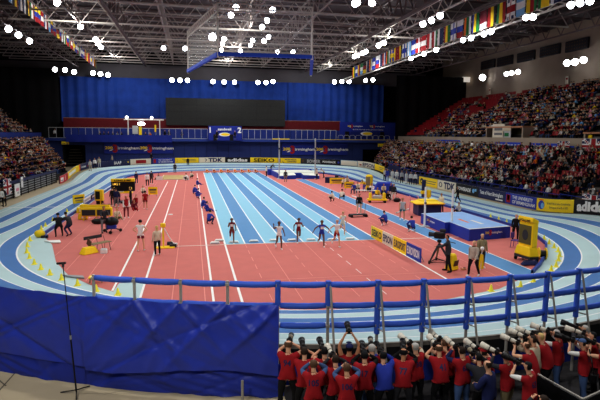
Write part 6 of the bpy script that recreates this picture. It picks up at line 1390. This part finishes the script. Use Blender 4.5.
# ================================================================ the crowd and the empty seats
CP = ['sit', dict(lean=22, arms=(((30, 12), (78, -20)), ((30, 12), (78, -20))), legs=(((84, 8), 0), ((84, 8), -8)), seat=.53), dict(lean=-4, arms=(((10, 14), (62, -30)), ((10, 14), (70, -34))), legs=(((86, 4), 4), ((88, 4), 10)), seat=.53),
      dict(lean=10, arms=(((60, 20), (140, -30)), ((60, 20), (140, -30))), legs=(((86, 12), 0), ((86, 8), -4)), seat=.53), dict(lean=5, arms=(((20, 12), (60, -14)), ((70, 10), (110, -4))), legs=(((86, 8), 2), ((86, 8), -6)), seat=.53, head=-10)]
spec = []; sks = []
for sub in (0, 1):
    for cp in CP:
        ps = dict(POSES['sit'], seat=.53) if cp == 'sit' else cp
        q = skeleton(ps, 1.72, 1.12, fingers=(sub == 1)); sks.append(q); spec.append((q[0], q[1], q[2], sub))
TPL = []
for q, (v, nr, fs) in zip(sks, skin_objects(spec)):
    fc = np.array([v[list(f)].mean(0) for f in fs]); bi, bt = nearest_bone(fc, q[0], q[1], q[2]); bn = np.array([q[3][j] for j in bi]); hd = q[4]
    hl = fc-hd['c']; cls = np.zeros(len(fs), int)      # 0 skin 1 top 2 legs 3 hair
    cls[(bn == 'torso') | (bn == 'uarm') | (bn == 'farm')] = 1; cls[(bn == 'hip') | (bn == 'thigh') | (bn == 'shin') | (bn == 'foot')] = 2
    cls[(bn == 'head') & ((hl@hd['up'] > .03) | (hl@hd['fwd'] < -.01))] = 3
    v = v+nr*(np.zeros((len(v), 1)))
    TPL.append((v, fs, cls))
M_CR = bpy.data.materials.new('crowd'); M_CR.use_nodes = True; nt = M_CR.node_tree; at_ = nt.nodes.new('ShaderNodeAttribute'); at_.attribute_name = 'Col'
nt.links.new(at_.outputs['Color'], nt.nodes['Principled BSDF'].inputs['Base Color']); nt.nodes['Principled BSDF'].inputs['Roughness'].default_value = .9; nt.nodes['Principled BSDF'].inputs['Specular IOR Level'].default_value = .1
TOPS = [('black', .34), ('navy', .17), ('charcoal', .12), ('white', .12), ('vestred', .08), ('grey', .06), ('beige', .07), ('brown', .05), ('royal', .03), ('skyblue', .03), ('green', .01), ('yellow', .012), ('cream', .05), ('pink', .02), ('maroon', .04), ('orange', .008)]
HAIRS = [('black', .3), ('darkbrown', .35), ('brown', .15), ('greyhair', .12), ('blond', .08)]
SKINS = [('skin', .62), ('tan', .3), ('darkskin', .08)]; LEGS = [('black', .4), ('navy', .2), ('denim', .2), ('khaki', .1), ('charcoal', .1)]
def pick(rr, L):
    x = rr.random()*sum(w for _, w in L)
    for n, w in L:
        x -= w
        if x <= 0: return n
    return L[-1][0]
rr = random.Random(11); seats = []
for nm, T in TIERS.items():
    for i in range(T['n']):
        X = T['x0']+T['dx']*(i+.18); z = T['z0']+T['dz']*i; y = T['ya'](X)-.5; yb = T['yb'](X)-.4
        j = 0
        while y < yb:
            y += .56; j += 1
            if any(abs(y-a) < .75 for a in T['aisles']): continue
            yj = y+rr.uniform(-.05, .05)
            pr = .90
            if nm == 'right_upper': pr = .88 if yj < 55-i*1.0+8 else .22 if yj < 68 else .03
            if nm == 'right_upper' and i >= 13: pr *= .75
            if nm == 'right_upper' and 42.0 < X < 45.2 and (gx(487, 140, 42.4)[1]+.5 > yj > gx(523, 140, 42.4)[1]-.5 or gx(585, 140, 42.4)[1]+.5 > yj): continue
            if nm == 'right_lower': pr = .86
            if nm == 'left_lower': pr = .93
            # patches of empty red seats
            if math.sin(yj*.7+i*1.3)+math.sin(yj*.23-i*.5) > 1.45: pr *= .25
            seats.append((nm, i, j, X, yj, z, T['side'], rr.random() < pr))
# rank by size in the photo
def inframe(s):
    x, y = proj((s[3], s[4], s[5]+.9)); return -2 < x < 602 and 20 < y < 215
occ = [s for s in seats if s[7]]; emp = [s for s in seats if not s[7]]
dist = lambda s: math.hypot(math.hypot(s[3]-CX, s[4]-CY), s[5]-CAM_H)
occ.sort(key=lambda s: (not inframe(s), dist(s))); emp.sort(key=lambda s: (not inframe(s), dist(s)))
NI = 300
def board_zone(s):
    x, y = proj((s[3], s[4], s[5]+.9))
    if s[6] > 0:
        if x > 573: return 'black board'
        if x > 536: return 'long yellow board'
        if x > 505: return 'bright blue board'
        if x > 478: return 'navy board'
        if x > 455: return 'dropmark board'
        return 'far boards'
    return 'union flag' if x < 12 else 'white banner' if x < 26 else 'yellow steward' if x < 46 else 'red board'
colname = dict(vestred='red', royal='bright blue', skyblue='pale blue', greyhair='grey', blond='fair', darkbrown='brown', brown='light brown', charcoal='dark grey')
hairname = dict(black='black-haired', darkbrown='brown-haired', brown='lighter-haired', greyhair='grey-haired', blond='fair-haired')
def crowd_mesh(s, t, top, hair, skin, legs):
    v, fs, cls = TPL[t]; a = (PI/2 if s[6] > 0 else -PI/2)
    return v, fs, cls, np.array([C(skin), C(top), C(legs), C(hair)])
info = []
for k, s in enumerate(occ):
    info.append((rr.randrange(5), pick(rr, TOPS), pick(rr, HAIRS), pick(rr, SKINS), pick(rr, LEGS), rr.uniform(.93, 1.06), rr.uniform(-.35, .35)))
def shade(c, f): return np.clip(c*f, 0, 1)
pos_in = {(s[0], s[1], s[2]): k for k, s in enumerate(occ)}
used = {}
def crowd_label(k):
    s = occ[k]; tier = {'right_lower': 'right lower stand', 'right_upper': 'right upper stand', 'left_lower': 'left stand', 'left_upper': 'left upper stand'}[s[0]]
    c = lambda q: colname.get(q, q)
    nb = {}
    for d in (-1, 1):
        q = pos_in.get((s[0], s[1], s[2]+d)); nb[d] = c(info[q][1]) if q is not None else None
    zone = board_zone(s)
    pre = '%s spectator in %s' % (hairname[info[k][2]], c(info[k][1])); row = '%s row above the %s' % (ordn(s[1]), zone)
    L, R_ = (nb[1], nb[-1]) if s[6] > 0 else (nb[-1], nb[1])      # viewer's left / right neighbour
    f = lambda q: ('%s top' % q) if q else 'a gap'
    return ['%s, %s' % (pre, row), '%s, %s, right of %s' % (pre, row, f(L)), '%s, %s, left of %s' % (pre, row, f(R_)), '%s, %s, %s to %s' % (pre, row, L or 'gap', R_ or 'gap')]
cand = [crowd_label(k) for k in range(NI)]
from collections import Counter
cnt = [Counter(c[q] for c in cand) for q in range(4)]
final = []
for c in cand:
    for q in range(4):
        if cnt[q][c[q]] == 1: final.append(c[q]); break
    else: final.append(None)
dup = {}
for k, f in enumerate(final):
    if f is None: dup.setdefault(cand[k][0], []).append(k)
for b, ks in dup.items():
    ks.sort(key=lambda k: proj((occ[k][3], occ[k][4], occ[k][5]+.9))[0]); tot = Counter(c[0] for c in cand)[b]
    allk = sorted([k for k in range(NI) if cand[k][0] == b], key=lambda k: proj((occ[k][3], occ[k][4], occ[k][5]+.9))[0])
    for k in ks: final[k] = '%s, %s such from left' % (b, ordn(allk.index(k)))
def add_color(me, cols):
    a = me.attributes.new('Col', 'FLOAT_COLOR', 'FACE'); a.data.foreach_set('color', np.c_[cols, np.ones(len(cols))].astype('f').ravel())
for k in range(NI):
    s = occ[k]; t, top, hair, skin, legs, sc, tw = info[k]; v, fs, cls = TPL[5+t]
    me = bpy.data.meshes.new('spectator'); me.from_pydata([tuple(q) for q in v*sc], [], fs); me.materials.append(M_CR)
    add_color(me, np.array([C(skin), C(top), C(legs), C(hair)])[cls]); me.polygons.foreach_set('use_smooth', [True]*len(fs)); me.update()
    o = bpy.data.objects.new('spectator', me); COL.objects.link(o); o.location = (s[3], s[4], s[5]-.06); o.rotation_euler = (0, 0, (PI/2 if s[6] > 0 else -PI/2)+tw)
    tag(o, final[k], 'spectator', 'seated spectators nearest the camera')
# the rest as one object
vs = []; cols = []; lens = []; loops = []; off = 0
for k in range(NI, len(occ)):
    s = occ[k]; t, top, hair, skin, legs, sc, tw = info[k]; v, fs, cls = TPL[t]
    a = (PI/2 if s[6] > 0 else -PI/2)+tw; ca, sa = math.cos(a), math.sin(a); w = v*sc
    vs.append(np.c_[w[:, 0]*ca-w[:, 1]*sa+s[3], w[:, 0]*sa+w[:, 1]*ca+s[4], w[:, 2]+s[5]-.06])
    cols.append(np.array([C(skin), C(top), C(legs), C(hair)])[cls]*rr.uniform(.8, 1.1))
    for f in fs: loops += [q+off for q in f]; lens.append(len(f))
    off += len(v)
def bulk(name, V, loops, lens, cols):
    V = np.concatenate(V); me = bpy.data.meshes.new(name); me.vertices.add(len(V)); me.vertices.foreach_set('co', V.astype('f').ravel())
    me.loops.add(len(loops)); me.loops.foreach_set('vertex_index', np.array(loops, 'i')); me.polygons.add(len(lens)); ln = np.array(lens, 'i'); st = np.concatenate([[0], np.cumsum(ln)[:-1]]).astype('i')
    me.polygons.foreach_set('loop_start', st); me.update(calc_edges=True); me.materials.append(M_CR); add_color(me, np.clip(np.concatenate(cols), 0, 1)); me.validate(); return me
me = bulk('crowd', vs, loops, lens, cols); me.polygons.foreach_set('use_smooth', [True]*len(me.polygons)); o = bpy.data.objects.new('crowd', me); COL.objects.link(o); tag(o, 'packed far crowd filling the stands beyond the nearest spectators', 'crowd'); o['kind'] = 'stuff'
# red tip-up seats
M_SEAT = mat('seat_red', srgb(150, 22, 30), .5, var=.08)
def seat_geo(b):
    b.box((0, 0, .43), (.46, .42, .05), M_SEAT, bev=.015); b.box((0, -.24, .68), (.46, .05, .46), M_SEAT, bev=.015, rx=.18); b.box((0, -.1, .2), (.06, .3, .4), cm('charcoal'))
sb = MB(); sb.box((0, .02, .43), (.46, .42, .05), M_SEAT, bev=.015); m_pan = sb.mesh('seat_pan'); sb = MB(); sb.box((0, -.22, .68), (.46, .05, .46), M_SEAT, bev=.015, rx=.18); m_bk = sb.mesh('backrest'); sb = MB(); sb.box((0, -.08, .2), (.06, .3, .4), cm('charcoal')); m_ped = sb.mesh('pedestal')
vis = [s for s in emp if inframe(s)]; NS_ = min(240, len(vis)); lab = []
for s in emp[:NS_]:
    tier = {'right_lower': 'right lower stand', 'right_upper': 'right upper stand', 'left_lower': 'left stand', 'left_upper': 'left upper stand'}[s[0]]
    q = [pos_in.get((s[0], s[1], s[2]+d)) for d in ((1, -1) if s[6] > 0 else (-1, 1))]; nm = [colname.get(info[k][1], info[k][1]) if k is not None else 'gap' for k in q]
    lab.append('empty red seat, %s row of %s, between %s and %s' % (ordn(s[1]), tier, nm[0], nm[1]))
cn = Counter(lab); seen = Counter()
ordx = {}
for k, l in enumerate(lab): ordx.setdefault(l, []).append(k)
for l in ordx: ordx[l].sort(key=lambda k: proj((emp[k][3], emp[k][4], emp[k][5]))[0])
for k in range(NS_):
    s = emp[k]; l = lab[k]
    if cn[l] > 1:
        l = l.replace(' between ', ' ').replace('empty red seat, ', 'empty red seat, %s from left, ' % ordn(ordx[l].index(k))).replace(' of ', ' ', 1)
    o = thing('stadium_seat', l, 'seat', (s[3], s[4], s[5]), PI/2 if s[6] > 0 else -PI/2, 'empty red tip-up seats')
    for n, mm in (('seat_pan', m_pan), ('backrest', m_bk), ('pedestal', m_ped)): c = bpy.data.objects.new(n, mm); COL.objects.link(c); c.parent = o
b = MB()
for s in emp[NS_:]:
    a = PI/2 if s[6] > 0 else -PI/2
    dx = 1 if s[6] > 0 else -1
    b.box((s[3], s[4], s[5]+.43), (.42, .46, .05), M_SEAT); b.box((s[3]+dx*.22, s[4], s[5]+.68), (.05, .46, .46), M_SEAT)
o = b.build('seats'); tag(o, 'remaining empty red seats scattered through the stands', 'seats'); o['kind'] = 'stuff'
print('CROWD', len(occ), len(emp), len(vis))

# ================================================================ light
w = bpy.data.worlds.new('world'); SC.world = w; w.use_nodes = True; w.node_tree.nodes['Background'].inputs[0].default_value = (.75, .85, 1, 1); w.node_tree.nodes['Background'].inputs[1].default_value = .05
def spot(x, y, z, P, aim, size=2.2, r=.35, col=(1, .985, .96)):
    l = bpy.data.lights.new('flood_and_fill_spot', 'SPOT'); l.energy = P; l.spot_size = size; l.spot_blend = .8; l.shadow_soft_size = r; l.color = col
    o = bpy.data.objects.new('flood_and_fill_spot', l); COL.objects.link(o); o.location = (x, y, z); d = Vector(aim)-Vector((x, y, z)); o.rotation_euler = d.to_track_quat('-Z', 'Y').to_euler(); return o
PW = 4900
for y in (-16, 0, 16, 32, 48, 64):
    for x, z, ax in ((-15.8, 20.0, -1), (25.3, 19.6, 11), (5, 20.6, 5)):
        spot(x, y+(.7 if x == 5 else 0), z, PW*(1.0 if y > -10 else .8), (ax, y, 0), 2.1)
for y in (24, 42, 58):
    spot(26.0, y, 19.0, 1800, (44, y-4, 5), 1.9); spot(-16.5, y, 19.5, 1500, (-27, y+2, 3), 1.7); spot(40, y, 19, 250, (57, y+4, 18), 1.8)  # last spot of each set is an added fill for the right wall
for x in (-16, 4, 24): spot(x, 70, 19.5, 3400, (x, 84, 9), 1.9, col=(.9, .95, 1))
for x, P_ in ((-10, 3000), (-2, 2200), (5, 700), (12, 700)): spot(x, -31, 16, P_, (x*.8+1, -19, .6), 1.5)  # added fills over the near floor and pit, without fixtures
def glow(x, y, z, P):
    l = bpy.data.lights.new('lamp_spill', 'POINT'); l.energy = P; l.shadow_soft_size = .25; l.color = (1, .97, .93); o = bpy.data.objects.new('lamp_spill', l); COL.objects.link(o); o.location = (x, y, z)
for x in (-15.8, 5, 25.3):
    for y in (38, 54, 70): glow(x, y+1.5, 20.2, 750)  # points added along the lamp rows to brighten the trusses
